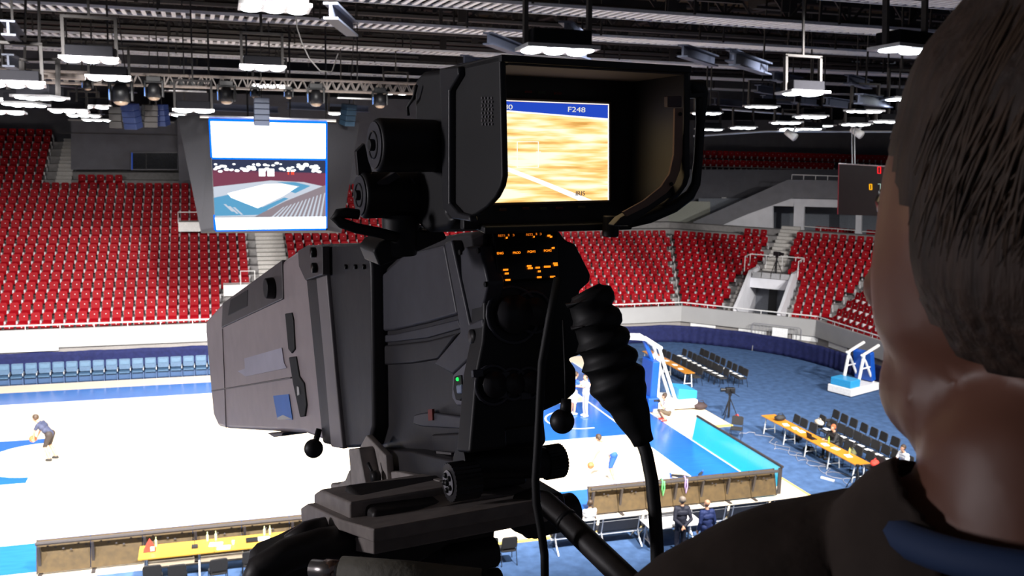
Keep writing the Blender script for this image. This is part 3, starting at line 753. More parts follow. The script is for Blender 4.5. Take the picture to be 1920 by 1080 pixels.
# ================================================================== VIDEO SCREEN
Ys = -1.0
A = aty
vs_ = thing('video_screen', 'big hanging video screen in a tapered grey housing showing a wide shot of the hall', 'screen')
hous = mat('grey_screen_housing', (.014, .014, .018), .7)
side = mat('grey_screen_side', (.020, .020, .025), .8)
TLc, TRc, BRc, BLc = A(392, 222, Ys), A(614, 229, Ys), A(614, 432, Ys), A(403, 433, Ys)
oTL, oTR, oBR, oBL = A(333, 220, Ys + 2.2), A(674, 231, Ys + 2.2), A(640, 437, Ys + 1.2), A(377, 437, Ys + 1.2)
mz = lambda v, z: Vector((v.x, v.y, z))
b = MB(); b.add([TLc, TRc, BRc, BLc], [(0, 1, 2, 3)])
b = MB(); b.prism([TLc, TRc, BRc, BLc], (0, .25, 0)); b.obj('front_frame', hous, vs_)
b = MB(); b.prism([oTL, TLc + Vector((0, .1, 0)), BLc + Vector((0, .1, 0)), oBL], (.08, .3, 0)); b.obj('left_cheek', side, vs_)
b = MB(); b.prism([TRc + Vector((0, .1, 0)), oTR, oBR, BRc + Vector((0, .1, 0))], (-.08, .3, 0)); b.obj('right_cheek', side, vs_)
b = MB(); b.prism([BLc, BRc, oBR, oBL], (0, 0, .12)); b.prism([TLc, TRc, oTR, oTL], (0, 0, .08)); b.obj('bottom_plate', hous, vs_)
b = MB(); b.tube([TLc + Vector((-.3, 0, .06)), TRc + Vector((.3, 0, .06))], .05, 5); b.obj('top_rim', steel, vs_)
for dx in (-2, -.7, .8, 2.1): MB().tube([(dx, Ys + 1, 12.2), (dx, Ys + 1, 16.3)], .035, 5).obj('hanging_cable', roof_dark, vs_)
def em(name, col, s=1.0): return mat(name, (0, 0, 0), .5, emit=col, es=s, var=0, spec=0)
sc = A(500, 300, Ys - .02)
# local drawing frame of the screen: u,v in 0..1
sTL, sTR, sBR, sBL = A(394, 227, Ys - .03), A(611, 232, Ys - .03), A(611, 428, Ys - .03), A(404, 431, Ys - .03)
def suv(u, v, dy=0): 
    p = sTL * (1 - u) * (1 - v) + sTR * u * (1 - v) + sBR * u * v + sBL * (1 - u) * v; return p + Vector((0, -dy, 0))
scr = MB(); scr.prism([suv(0, 0), suv(1, 0), suv(1, 1), suv(0, 1)], (0, .02, 0)); scr = scr.obj('display', em('screen_base', (.05, .06, .09), 1), vs_)
def sp(pts, m, name, dy=.01): b = MB(); b.prism([suv(u, v, dy) for u, v in pts], (0, .004, 0)); return b.obj(name, m, scr)
E_w = em('screen_white', (.95, .98, 1), 2.2); E_r = em('screen_maroon', (.22, .06, .10), 1); E_b = em('screen_blue', (.12, .38, .62), 1); E_g = em('screen_grey', (.30, .25, .28), 1)
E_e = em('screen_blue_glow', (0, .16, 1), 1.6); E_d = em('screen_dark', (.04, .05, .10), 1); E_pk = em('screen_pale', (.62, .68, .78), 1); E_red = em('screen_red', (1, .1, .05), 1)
sp([(0, 0), (1, 0), (1, .335), (.005, .335)], E_w, 'white_top_band')
sp([(0, .34), (1, .34), (1, .47), (0, .47)], E_d, 'picture_roof')
sp([(0, .44), (1, .47), (1, .60), (.7, .56), (.45, .55), (.0, .62)], E_r, 'picture_stand')
sp([(0, .60), (.5, .54), (.8, .555), (1, .60), (1, .88), (0, .88)], E_pk, 'picture_floor', .014)
sp([(.0, .70), (.14, .67), (.36, .76), (.55, .86), (.0, .87)], E_b, 'picture_carpet', .018)
sp([(.55, .555), (.72, .555), (.86, .59), (.72, .66), (.66, .64), (.76, .595)], E_b, 'picture_carpet', .018)
sp([(.12, .66), (.45, .575), (.60, .57), (.74, .60), (.62, .68), (.38, .80), (.15, .70)], E_w, 'picture_court', .02)
sp([(.38, .81), (.62, .70), (.66, .71), (.42, .84)], E_b, 'picture_apron', .022)
sp([(.35, .88), (.62, .74), (1, .58), (1, .88)], E_g, 'picture_near_stand', .024)
for i in range(12): sp([(.50 + i * .04, .885), (.52 + i * .04, .885), (.62 + i * .034, .79 - i * .012), (.61 + i * .034, .79 - i * .012)], E_pk, 'picture_seat_row', .028)
for u, v in ((.08, .76), (.12, .78), (.16, .79)): sp([(u, v), (u + .02, v), (u + .09, v + .07), (u + .07, v + .07)], E_pk, 'picture_table', .022)
sp([(0, .885), (1, .885), (1, 1), (0.01, 1)], E_w, 'white_bottom_band', .03)
rr = random.Random(5)
b = MB()
for i in range(58):
    u = rr.uniform(.02, .95); v = .375 + .07 * rr.random() + .03 * abs(u - .5); w_ = rr.uniform(.012, .028)
    b.prism([suv(u + w_ * math.cos(t), v + w_ * .55 * math.sin(t), .018) for t in [2 * PI * k / 6 for k in range(6)]], (0, .004, 0))
b.obj('picture_lamps', E_w, scr)
sp([(.40, .43), (.455, .43), (.455, .50), (.40, .50)], E_w, 'picture_screen', .02); sp([(.475, .43), (.535, .43), (.535, .50), (.475, .50)], E_w, 'picture_screen', .02)
for u in (.655, .685, .70): sp([(u, .455), (u + .012, .455), (u + .012, .485), (u, .485)], E_red, 'picture_digit', .02)
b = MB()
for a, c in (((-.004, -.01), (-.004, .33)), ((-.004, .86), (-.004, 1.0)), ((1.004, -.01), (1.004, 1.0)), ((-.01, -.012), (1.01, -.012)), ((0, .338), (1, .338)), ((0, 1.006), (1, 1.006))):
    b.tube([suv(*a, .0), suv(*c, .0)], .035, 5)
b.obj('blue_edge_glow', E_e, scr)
spot_d = bpy.data.lights.new('screen_light', 'AREA'); spot_d.energy = 60; spot_d.size = 3.5; spot_d.color = (.35, .55, 1)
so = bpy.data.objects.new('screen_light', spot_d); C.objects.link(so); so.location = (0, Ys - .35, 10.5); so.rotation_euler = (PI / 2, 0, 0); so.parent = None
so.scale = (1, 1, 1); so.hide_viewport = False

# ================================================================== SCOREBOARD at right
XS = 27
sb = thing('scoreboard', 'dark hanging scoreboard with red, amber and white digits beside the man\'s face', 'scoreboard')
sbm = mat('dark_brown_panel', (.010, .0075, .0075), .6, var=.2, scale=3)
q = [atx(1573, 307, XS), atx(1700, 314, XS), atx(1700, 407, XS), atx(1571, 402, XS)]
b = MB(); b.prism(q, (.35, 0, 0)); b.obj('cabinet', sbm, sb)
b = MB(); b.tube([q[0], q[1]], .03, 5); b.obj('top_edge', steel, sb)
b = MB(); b.tube([q[0], q[3]], .03, 4); b.obj('side_edge', mat('dark_red_edge', (.2, .02, .03), .5), sb)
for x in (1598, 1603): MB().tube([atx(x, 308, XS + .1), atx(x - 1, 225, XS + .1)], .025, 5).obj('hanging_cable', steel, sb)
E_R = em('digit_red', (1, .02, .03), 1.3); E_Y = em('digit_amber', (1, .45, .01), 1.3); E_W = em('digit_white', (.55, .75, .65), .7)
def seg7(x0, y0, w_, h, segs, m, t=1.7):
    b = MB()
    S = {'a': ((0, 0), (1, 0)), 'b': ((1, 0), (1, .5)), 'c': ((1, .5), (1, 1)), 'd': ((0, 1), (1, 1)), 'e': ((0, .5), (0, 1)), 'f': ((0, 0), (0, .5)), 'g': ((0, .5), (1, .5))}
    for s in segs:
        a, c = S[s]; b.tube([atx(x0 + a[0] * w_, y0 + a[1] * h, XS - .03), atx(x0 + c[0] * w_, y0 + c[1] * h, XS - .03)], t * 44 / FPX / 2, 4)
    b.obj('digit', m, sb)
seg7(1646, 313, 5, 12, 'abcdef', E_R); seg7(1630.5, 345.5, 4, 10, 'abcdef', E_Y)
seg7(1646.5, 345, 4.5, 11, 'abc', E_W); seg7(1654.5, 346, 4, 10, 'abged', E_W, 1.3)
#@@FLOOR
# ================================================================== PEOPLE
def capsule(b, p0, p1, r0, r1, n=10, flat=None):
    p0 = Vector(p0); p1 = Vector(p1); t = p1 - p0
    if t.length < 1e-5: t = Vector((0, 0, 1e-4))
    t.normalize(); path = []; rs = []
    for a in (80, 55, 28): path.append(p0 - t * r0 * math.sin(math.radians(a))); rs.append(r0 * math.cos(math.radians(a)))
    path.append(p0); rs.append(r0); path.append(p1); rs.append(r1)
    for a in (28, 55, 80): path.append(p1 + t * r1 * math.sin(math.radians(a))); rs.append(r1 * math.cos(math.radians(a)))
    # straight axis tube with a fixed frame
    a_ = t.orthogonal().normalized(); c_ = t.cross(a_); vs = []
    for p, r in zip(path, rs):
        for k in range(n):
            th = 2 * PI * k / n; vs.append(p + (a_ * math.cos(th) + c_ * math.sin(th)) * r)
    fs = []
    for i in range(len(path) - 1):
        for k in range(n): fs.append((i * n + k, i * n + (k + 1) % n, (i + 1) * n + (k + 1) % n, (i + 1) * n + k))
    fs += [tuple(range(n))[::-1], tuple(range((len(path) - 1) * n, len(path) * n))]
    b.add(vs, fs)
def V(*a): return Vector(a)
def figure(label, loc, rz, lean=0, head=(0, 0), armL=None, armR=None, legL=None, legR=None, hipz=.93, mats=None, scale=1.0, voxel=.012,
           hair='short', shorts=False, sleeves='short', shirt_over=.010, turn=0, name='person', suit=False, group=None, roll=0, extra=()):
    """one continuous remeshed body, clothes and hair as children. facing +y."""
    root = thing(name, label, 'person', loc, rz, group)
    root.scale = (scale, scale, scale)
    Rl = Matrix.Rotation(-lean, 3, 'X') @ Matrix.Rotation(0, 3, 'Y')
    pel = V(0, 0, hipz)
    def tp(x, y, z): return pel + Rl @ V(x, y, z)
    chest = tp(0, 0, .34); nb = tp(0, -.01, .52)
    shL, shR = tp(-.175, 0, .47), tp(.175, 0, .47)
    Rh = Rl @ Matrix.Rotation(turn, 3, 'Z') @ Matrix.Rotation(-head[0], 3, 'X') @ Matrix.Rotation(head[1], 3, 'Y')
    hb = nb + Rl @ V(0, .02, .07)
    def hp(x, y, z): return hb + Rh @ V(x, y, z)
    caps = []   # (p0,p1,r0,r1,tag)
    def cp(p0, p1, r0, r1, tg): caps.append((Vector(p0), Vector(p1), r0, r1, tg))
    cp(tp(-.07, 0, .02), tp(.07, 0, .02), .115, .115, 2)
    cp(tp(0, 0, .02), tp(0, 0, .20), .125, .125, 1)
    cp(tp(-.06, 0, .20), tp(.06, 0, .20), .105, .105, 1)
    cp(tp(-.08, 0, .34), tp(.08, 0, .34), .115, .115, 1)
    cp(tp(-.13, 0, .44), tp(.13, 0, .44), .075, .075, 1)
    cp(tp(0, 0, .46), nb, .075, .06, 1)
    cp(nb, hb, .056, .052, 0)
    cp(hp(0, -.015, .155), hp(0, -.005, .125), .088, .085, 5)      # cranium
    cp(hp(0, .045, .135), hp(0, .045, .08), .062, .058, 5)          # face
    cp(hp(0, .05, .03), hp(0, .06, .03), .040, .034, 5)             # chin
    cp(hp(0, .105, .10), hp(0, .112, .075), .012, .016, 5)          # nose
    for s in (-1, 1):
        if hair != 'side': cp(hp(s * .083, -.005, .085), hp(s * .087, -.012, .115), .012, .016, 5)
    hands = []
    def arm(sh, el, wr, sd, cur=.6):
        tg = 1 if sleeves == 'long' else 0
        mid = sh.lerp(el, .62)
        cp(sh, mid, .058, .048, 1); cp(mid, el, .046, .040, tg); cp(el, wr, .040, .028, tg)
        d = (wr - el).normalized(); side = d.cross(V(0, 0, 1))
        if side.length < .2: side = V(1, 0, 0) - d * d.x
        side.normalize(); nrm = side.cross(d).normalized()
        palm = wr + d * .075; cp(wr + d * .015 - side * .012, palm - side * .02, .020, .018, 0); cp(wr + d * .015 + side * .012, palm + side * .02, .020, .018, 0)
        for i, L in enumerate((.068, .078, .074, .058)):
            f0 = palm + side * (-.030 + .020 * i); m_ = f0 + d * L * .55 - nrm * .01 * cur * 2; e = m_ + d * L * .35 - nrm * L * .5 * cur
            cp(f0, m_, .0105, .0095, 0); cp(m_, e, .0095, .008, 0)
        t0 = wr + d * .03 - side * .03; t1 = t0 + d * .035 - side * .03; cp(t0, t1, .013, .010, 0); cp(t1, t1 + d * .028 - nrm * .008, .010, .009, 0)
    def A_(sh, dflt, a):
        if a is None: a = dflt
        return pel + Vector(a[0]) - V(0, 0, 0), pel + Vector(a[1])
    eL, wL = A_(shL, ((-.24, -.02, .20), (-.25, .05, -.04)), armL); eR, wR = A_(shR, ((.24, -.02, .20), (.25, .05, -.04)), armR)
    arm(shL, eL, wL, -1); arm(shR, eR, wR, 1)
    def leg(s, l):
        hip = V(s * .085, 0, hipz - .02)
        kn, an = (V(s * .10, .02, .50), V(s * .11, -.01, .09)) if l is None else (Vector(l[0]), Vector(l[1]))
        lw = 0 if shorts else 2
        mid = hip.lerp(kn, .72); cp(hip, mid, .088, .066, 2); cp(mid, kn, .064, .054, 2 if (shorts or True) and (not shorts or True) and (kn - hip).length > 0 and not (shorts and False) else lw)
        calf = kn.lerp(an, .35); cp(kn, calf, .052, .053, lw); cp(calf, an, .052, .036, lw)
        fd = V(0, 1, 0) if (l is None or len(l) < 3) else Vector(l[2]).normalized()
        cp(an + V(0, 0, -.035) - fd * .03, an + V(0, 0, -.05) + fd * .12, .040, .034, 3); cp(an, an + V(0, 0, -.03), .038, .04, 3)
    leg(-1, legL); leg(1, legR)
    Wm = Matrix.Translation(loc) @ Matrix.Rotation(rz, 4, 'Z') @ Matrix.Scale(scale, 4); Wi = Wm.inverted()
    for (p0, p1, r0, r1, tg) in extra: cp(Wi @ Vector(p0), Wi @ Vector(p1), r0, r1, tg)
    b = MB()
    for c in caps: capsule(b, c[0], c[1], c[2], c[3], 10 if voxel > .008 else 24)
    me = b.mesh('tmp', []); o = bpy.data.objects.new('tmp', me); C.objects.link(o)
    rm = o.modifiers.new('r', 'REMESH'); rm.mode = 'VOXEL'; rm.voxel_size = voxel
    sm = o.modifiers.new('s', 'SMOOTH'); sm.factor = .5; sm.iterations = 3
    dg = bpy.context.evaluated_depsgraph_get(); me2 = bpy.data.meshes.new_from_object(o.evaluated_get(dg))
    bpy.data.objects.remove(o)
    n = len(me2.vertices); co = np.empty(n * 3); me2.vertices.foreach_get('co', co); co = co.reshape(-1, 3)
    nr = np.empty(n * 3); me2.vertices.foreach_get('normal', nr); nr = nr.reshape(-1, 3)
    best = np.full(n, 1e9); lab_ = np.zeros(n, int)
    for (p0, p1, r0, r1, tg) in caps:
        a = np.array(p0); d = np.array(p1) - a; L2 = max(d @ d, 1e-9)
        t = np.clip(((co - a) @ d) / L2, 0, 1); dist = np.linalg.norm(co - a - t[:, None] * d, axis=1) - (r0 + (r1 - r0) * t)
        m_ = dist < best; best[m_] = dist[m_]; lab_[m_] = tg
    hbn = np.array(hb); Rn = np.array(Rh.inverted()); hc = (co - hbn) @ Rn.T
    is_hair = (lab_ == 5) & ((hc[:, 2] > .165 - .0 * hc[:, 1]) | ((hc[:, 1] < .02) & (hc[:, 2] > .07) & (np.abs(hc[:, 0]) < 1)) & (hc[:, 1] < .035))
    is_hair &= ~((hc[:, 1] > .05) & (hc[:, 2] < .175)) & (hc[:, 2] > (.02 if hair != 'long' else -.03))
    if hair == 'side':
        jag = np.array([.012 * noise.noise(Vector((q_[0] * 40, q_[1] * 40, q_[2] * 15))) for q_ in hc])
        side_ = (hc[:, 1] < .02 + .35 * (hc[:, 2] - .1) + jag) & (hc[:, 2] > np.where(hc[:, 1] > -.045, .052, .0) + jag * .8)
        is_hair = (lab_ == 5) & (side_ | ((hc[:, 2] > .195 + jag) & (hc[:, 1] < .08)))
    if hair == 'bald': is_hair[:] = False
    if shorts:   # shorts end at the knee
        pass
    polys = [tuple(p.vertices) for p in me2.polygons]
    me2.name = 'body'; me2.materials.clear(); me2.materials.append(mats['skin'])
    me2.polygons.foreach_set('use_smooth', [True] * len(me2.polygons))
    body = bpy.data.objects.new('body', me2); C.objects.link(body); body.parent = root
    def shell(mask, off_, nm, m, fold=0.0):
        fs = [f for f in polys if sum(mask[i] for i in f) >= max(2, len(f) - 1)]
        if not fs: return None
        idx = {}; vs = []
        for f in fs:
            for i in f:
                if i not in idx:
                    idx[i] = len(vs); k = off_
                    if fold:
                        q = Vector(co[i]) * 1.0
                        k += fold * (noise.noise(Vector((q.x * 9, q.y * 9, q.z * 5))) + .5 * noise.noise(q * 22))
                    vs.append(co[i] + nr[i] * k)
        mm = bpy.data.meshes.new(nm); mm.from_pydata([tuple(v) for v in vs], [], [tuple(idx[i] for i in f) for f in fs]); mm.materials.append(m)
        mm.polygons.foreach_set('use_smooth', [True] * len(fs)); oo = bpy.data.objects.new(nm, mm); C.objects.link(oo); oo.parent = root
        sd = oo.modifiers.new('thick', 'SOLIDIFY'); sd.thickness = .004; sd.offset = -1
        return oo
    shell(lab_ == 1, shirt_over, 'jacket' if suit else 'shirt', mats['top'], .010 if voxel > .008 else .004)
    shell(lab_ == 2, shirt_over * .9 + (.008 if shorts else 0), 'shorts' if shorts else 'trousers', mats['bottom'], .006)
    shell((lab_ == 3) & (co[:, 0] < 0), .006, 'shoe', mats['shoes']); shell((lab_ == 3) & (co[:, 0] >= 0), .006, 'shoe', mats['shoes'])
    if is_hair.any(): shell(is_hair, .012, 'hair', mats.get('hair', hair_m), .006)
    for s in (-1, 1):
        e = MB(); q = hp(s * .032, .086, .118); e.ball(q, .011, 8, 6); e.obj('eye', mat('eye_dark', (.02, .015, .01), .2), root, True)
    return root, hp, tp, (wL, wR)
def M_(name, col): return mat(name, col, .75, var=.06, scale=8)
cl_greyblue = M_('grey_blue_jersey', (.035, .042, .085)); cl_dark = M_('dark_brown_shorts', (.03, .022, .02)); cl_white = M_('white_shirt', (.75, .76, .80)); cl_greyp = M_('pale_grey_trousers', (.48, .48, .52))
cl_blue = M_('royal_blue_kit', (.02, .09, .45)); cl_suit1 = M_('charcoal_navy_suit', (.010, .011, .024)); cl_suit2 = M_('navy_blue_suit', (.010, .022, .10)); cl_sh = M_('black_shoes', (.02, .02, .02)); cl_shw = M_('white_shoes', (.7, .7, .7))
cl_jean = M_('blue_jeans', (.12, .22, .42)); cl_khaki = M_('brown_shorts', (.10, .07, .04)); cl_black = M_('black_clothes', (.015, .014, .016)); cl_red = M_('red_top', (.5, .05, .04))
hair_b = mat('dark_brown_hair', (.05, .028, .015), .6); hair_g = mat('greying_hair', (.20, .16, .13), .6); skin_t = mat('tan_skin', (.55, .29, .18), .55)
ST = dict(skin=skin_t, shoes=cl_sh)
def ball(loc, label, r=.12):
    o = MB().ball((0, 0, 0), r, 20, 12).obj('basketball', ball_m, None, True); o.location = loc
    s = MB()
    for R in (Matrix.Rotation(0, 3, 'X'), Matrix.Rotation(PI / 2, 3, 'X'), Matrix.Rotation(PI / 2, 3, 'Y')):
        s.tube([R @ V(r * 1.0 * math.cos(t), r * math.sin(t), 0) for t in [2 * PI * k / 20 for k in range(21)]], .004, 4, False)
    s.obj('seams', cl_sh, o); tag(o, label, 'ball')
FZ = .055
# player at left, bending, holding ball; faces left (-x)
g = atz(97, 862, FZ)
r, hp, tp, wr = figure('player in grey-blue shirt and dark shorts bending forward with a ball at far left', (g.x, g.y, FZ), math.radians(70), lean=.72, head=(-.2, 0), armL=((-.22, .42, .12), (-.12, .50, -.12)), armR=((.22, .42, .12), (.12, .50, -.12)),
       legL=((-.13, .13, .50), (-.15, -.02, .09)), legR=((.12, .10, .50), (.13, -.10, .09)), hipz=.88, mats=dict(ST, top=cl_greyblue, bottom=cl_dark, hair=hair_b), shorts=True, scale=1.08)
M0 = r.matrix_basis if False else Matrix.Translation(r.location) @ Matrix.Rotation(math.radians(70), 4, 'Z') @ Matrix.Scale(1.08, 4)
ball(M0 @ V(0, .60, .70), 'orange ball held low by the bending player at left')
# standing man in white shirt & grey trousers
g = atz(1097, 781, FZ)
figure('man in white shirt and pale grey trousers standing with one arm out under the basket', (g.x, g.y, FZ), math.radians(95), lean=.02, armL=((-.20, .22, .36), (-.14, .48, .38)), armR=((.20, .20, .30), (.16, .44, .30)), mats=dict(ST, top=cl_white, bottom=cl_greyp, shoes=cl_shw, hair=hair_b), scale=1.08)
g = atz(1074, 777, FZ)
figure('player in blue and white kit half hidden behind the camera body', (g.x, g.y, FZ), math.radians(-80), lean=.1, armL=((-.22, .2, .3), (-.1, .45, .35)), armR=((.22, .2, .3), (.14, .45, .4)), mats=dict(ST, top=cl_blue, bottom=cl_white, shoes=cl_shw, hair=hair_b), shorts=True, scale=1.08)
g = atz(1118, 741, FZ)
figure('crouching player in blue shirt behind the man in white', (g.x, g.y, FZ), math.radians(110), lean=.85, armL=((-.22, .42, .05), (-.15, .55, -.2)), armR=((.22, .42, .05), (.15, .55, -.2)), legL=((-.2, .2, .45), (-.24, -.05, .09)), legR=((.2, .15, .45), (.26, -.1, .09)), hipz=.76,
       mats=dict(ST, top=cl_blue, bottom=cl_white, shoes=cl_shw, hair=hair_b), shorts=True, scale=1.02)
# player dribbling, white shirt blue shorts
g = atz(1150, 902, FZ)
r, hp, tp, wr = figure('player in white top and blue shorts bending down to bounce a ball', (g.x, g.y, FZ), math.radians(62), lean=.75, head=(.1, 0), armL=((-.26, .50, .12), (-.30, .62, -.12)), armR=((.22, .20, .10), (.20, .18, -.08)),
       legL=((-.17, .10, .50), (-.20, -.04, .09)), legR=((.17, .12, .50), (.22, .02, .09)), hipz=.86, mats=dict(ST, top=cl_white, bottom=cl_blue, shoes=cl_shw, hair=hair_b), shorts=True, scale=1.12)
M0 = Matrix.Translation(r.location) @ Matrix.Rotation(math.radians(62), 4, 'Z') @ Matrix.Scale(1.12, 4)
ball(M0 @ V(-.31, .70, .56), 'orange ball bounced by the player in white top')
# lying person behind the board: blue shoes up
g = atz(1283, 897, FZ)
r = figure('person in white and blue lying on the court edge with blue shoes pointing up', (13.85, -8.1, FZ), 0, lean=-1.45, armL=((-.35, -.35, .05), (-.5, -.2, 0)), armR=((.35, -.35, .05), (.5, -.2, 0)),
       legL=((-.30, .40, .18), (-.60, .84, .10), (-.3, 0, 1)), legR=((.30, .40, .18), (.62, .82, .10), (.3, 0, 1)), hipz=.16, mats=dict(ST, top=cl_white, bottom=cl_black, shoes=cl_blue, hair=hair_b), shorts=False, scale=1.0)[0]
# two men in suits seen from behind
for x, y, lab, tm, rz, hd_, hr in ((1277, 990, 'man in charcoal suit standing with hands clasped behind his back', cl_suit1, -8, 'short', hair_g), (1325, 995, 'balding man in navy blue suit looking down beside the white table', cl_suit2, 5, 'bald', hair_g)):
    g = atz(x, 982 if x < 1300 else 990, .92)
    figure(lab, (g.x, g.y, 0), math.radians(rz), lean=-.02 if x < 1300 else .06, head=(0 if x < 1300 else -.0, 0), armL=((-.25, -.12, .18), (-.04, -.21, .02)) if x < 1300 else None, armR=((.26, -.12, .18), (.02, -.23, .0)) if x < 1300 else None,
           mats=dict(ST, top=tm, bottom=tm, hair=hr), sleeves='long', suit=True, scale=1.0, hair=hd_, shirt_over=.018)
SIT = dict(legL=((-.12, .42, .50), (-.12, .40, .09)), legR=((.12, .42, .50), (.12, .44, .09)), hipz=.54)
# seated person at left end of the bench
g = atz(1107, 950, 1.1)
figure('brown haired person in white shirt sitting on the leftmost black bench', (g.x, g.y + .05, 0), 0, lean=-.02, armL=((-.23, .1, .2), (-.12, .35, .08)), armR=((.23, .1, .2), (.12, .35, .08)), mats=dict(ST, top=cl_white, bottom=cl_blue, hair=hair_b), scale=.95, **SIT)
# seated camera person in front of the hoop base
g = atz(1252, 792, FZ)
figure('photographer in white shirt and brown shorts crouching with a camera before the hoop base', (g.x + .1, g.y + .2, FZ), math.radians(75), lean=.25, armL=((-.2, .25, .22), (-.06, .32, .42)), armR=((.2, .25, .22), (.06, .32, .42)), legL=((-.14, .36, .46), (-.14, .12, .09)), legR=((.14, .36, .40), (.14, .2, .09)), hipz=.34,
       mats=dict(ST, top=cl_white, bottom=cl_khaki, shoes=cl_red, hair=hair_b), shorts=True, scale=1.05, hair='long')
p = V(g.x + .1, g.y + .2, FZ) + rotz(math.radians(75)) @ V(0, .42, .88)
ph = thing('photo_camera', 'black photo camera held by the crouching photographer', 'camera', p, math.radians(75)); MB().box((0, 0, 0), (.15, .09, .11)).obj('body', black_m, ph, bevel=.01); MB().tube([(0, .04, 0), (0, .22, 0)], .045, 10).obj('lens', black_m, ph)
# people among the right chairs
g = atz(1690, 893, 0)
figure('person in white shirt and jeans sitting at the near end of the back chair row', (21.55, -9.35, 0), math.radians(95), lean=.35, head=(-.3, 0), armL=((-.23, .3, .14), (-.1, .42, .02)), armR=((.23, .3, .14), (.1, .42, .02)), mats=dict(ST, top=cl_white, bottom=cl_jean, shoes=cl_shw, hair=hair_b), scale=1.0, **SIT)
figure('person in black jacket sitting behind the long orange press table', (20.45, -6.75, 0), math.radians(90), lean=.2, armL=((-.23, .25, .18), (-.12, .45, .22)), armR=((.23, .25, .18), (.12, .45, .22)), mats=dict(ST, top=cl_black, bottom=cl_black, hair=M_('ginger_hair', (.35, .09, .03))), sleeves='long', scale=1.0, **SIT)

# ================================================================== FLOOR FURNITURE
def make_chair(label):
    r = thing('stacking_chair', label, 'chair')
    def pad(w_, h, th, c, R, rr_=.07):
        b = MB(); pts = []
        for (sx, sz, a0) in ((1, 1, 0), (-1, 1, 90), (-1, -1, 180), (1, -1, 270)):
            for a in (0, 30, 60, 90):
                t = math.radians(a0 + a); pts.append(V(sx * (w_ / 2 - rr_) + rr_ * math.cos(t), 0, sz * (h / 2 - rr_) + rr_ * math.sin(t)))
        b.prism([R @ p + Vector(c) for p in pts], R @ V(0, th, 0)); return b
    pad(.46, .43, .055, (0, 0, .45), Matrix.Rotation(-PI / 2, 3, 'X')).obj('seat', grey_fab, r, bevel=.012)
    pad(.46, .36, .05, (0, .22, .70), Matrix.Rotation(math.radians(-10), 3, 'X')).obj('backrest', grey_fab, r, bevel=.012)
    for s in (-1, 1):
        MB().tube([(s * .23, -.24, 0), (s * .22, -.18, .42)], .012, 6).obj('leg', black_m, r)
        MB().tube([(s * .23, .28, 0), (s * .22, .18, .42), (s * .22, .24, .72)], .012, 6).obj('leg', black_m, r)
    MB().tube([(-.22, -.18, .42), (.22, -.18, .42), (.22, .18, .42), (-.22, .18, .42), (-.22, -.18, .42)], .011, 5).obj('seat_frame', black_m, r)
    return r
ch = make_chair('x'); used = [False]
def chair(x, y, rz, lab, grp):
    if not used[0]: o = ch; used[0] = True
    else: o = dup(ch)
    o.location = (x, y, 0); o.rotation_euler = (0, 0, rz); o['label'] = lab; o['group'] = grp
# chairs face -x: local -y is front -> rotate -90deg : front (-y) -> -x
F = -PI / 2
OR = ['farthest', 'second from the far end', 'third from the far end', 'fourth from the far end', 'fifth from the far end', 'sixth from the far end', 'seventh from the far end', 'eighth from the far end', 'ninth from the far end']
def place(xs, ys, rowname, grp):
    for i, y in enumerate(ys): chair(xs + random.uniform(-.03, .03), y, F + random.uniform(-.08, .08), 'black padded chair, %s, %s' % (rowname, OR[i]), grp)
ROWA = [8.0, 7.5, 6.9, 6.4, 5.8, 5.2, 4.7, 4.1]; ROWB = [7.9 - .53 * i for i in range(9)]; ROWC = [7.8, 7.3, 6.7, 6.1, 5.6, 4.95, 4.4, 3.9, 3.4]
place(20.35, ROWA, 'row against the far orange table', 'chairs by the far table'); place(21.5, ROWB, 'middle row behind the far table', 'chairs by the far table'); place(22.45, ROWC, 'last row behind the far table', 'chairs by the far table')
ROWD = [-3.95, -4.5, -5.1, -6.2, -6.75, -7.35, -7.95, -8.6, -9.15]; ROWE = [-4.25, -4.95, -5.5, -5.97, -6.5, -7.05, -7.55, -8.1, -8.65]; ROWF = [-3.75, -4.35, -4.95, -5.6, -6.2, -6.75, -7.4]
place(20.35, ROWD, 'row against the near press table', 'chairs by the near press table'); place(21.4, ROWE, 'middle row behind the press table', 'chairs by the near press table'); place(22.4, ROWF, 'last row behind the press table', 'chairs by the near press table')
chair(21.45, -9.3, F, 'black padded chair under the person in jeans', 'chairs by the near press table')
chair(17.95, -3.75, F + .9, 'single black padded chair standing between the blue boards and the cables', 'single chair')
for i, (x, y) in enumerate(((-3.78, -11.33), (-3.17, -11.45), (-2.17, -11.38), (-1.31, -11.12), (-.69, -11.3))):
    chair(x, y - .05, PI + (0.1 if i == 2 else 0), 'black padded chair at the yellow table, bottom left, ' + ['leftmost', 'second from left', 'third from left', 'fourth from left', 'partly behind the tripod head'][i], 'chairs at the bottom left table')
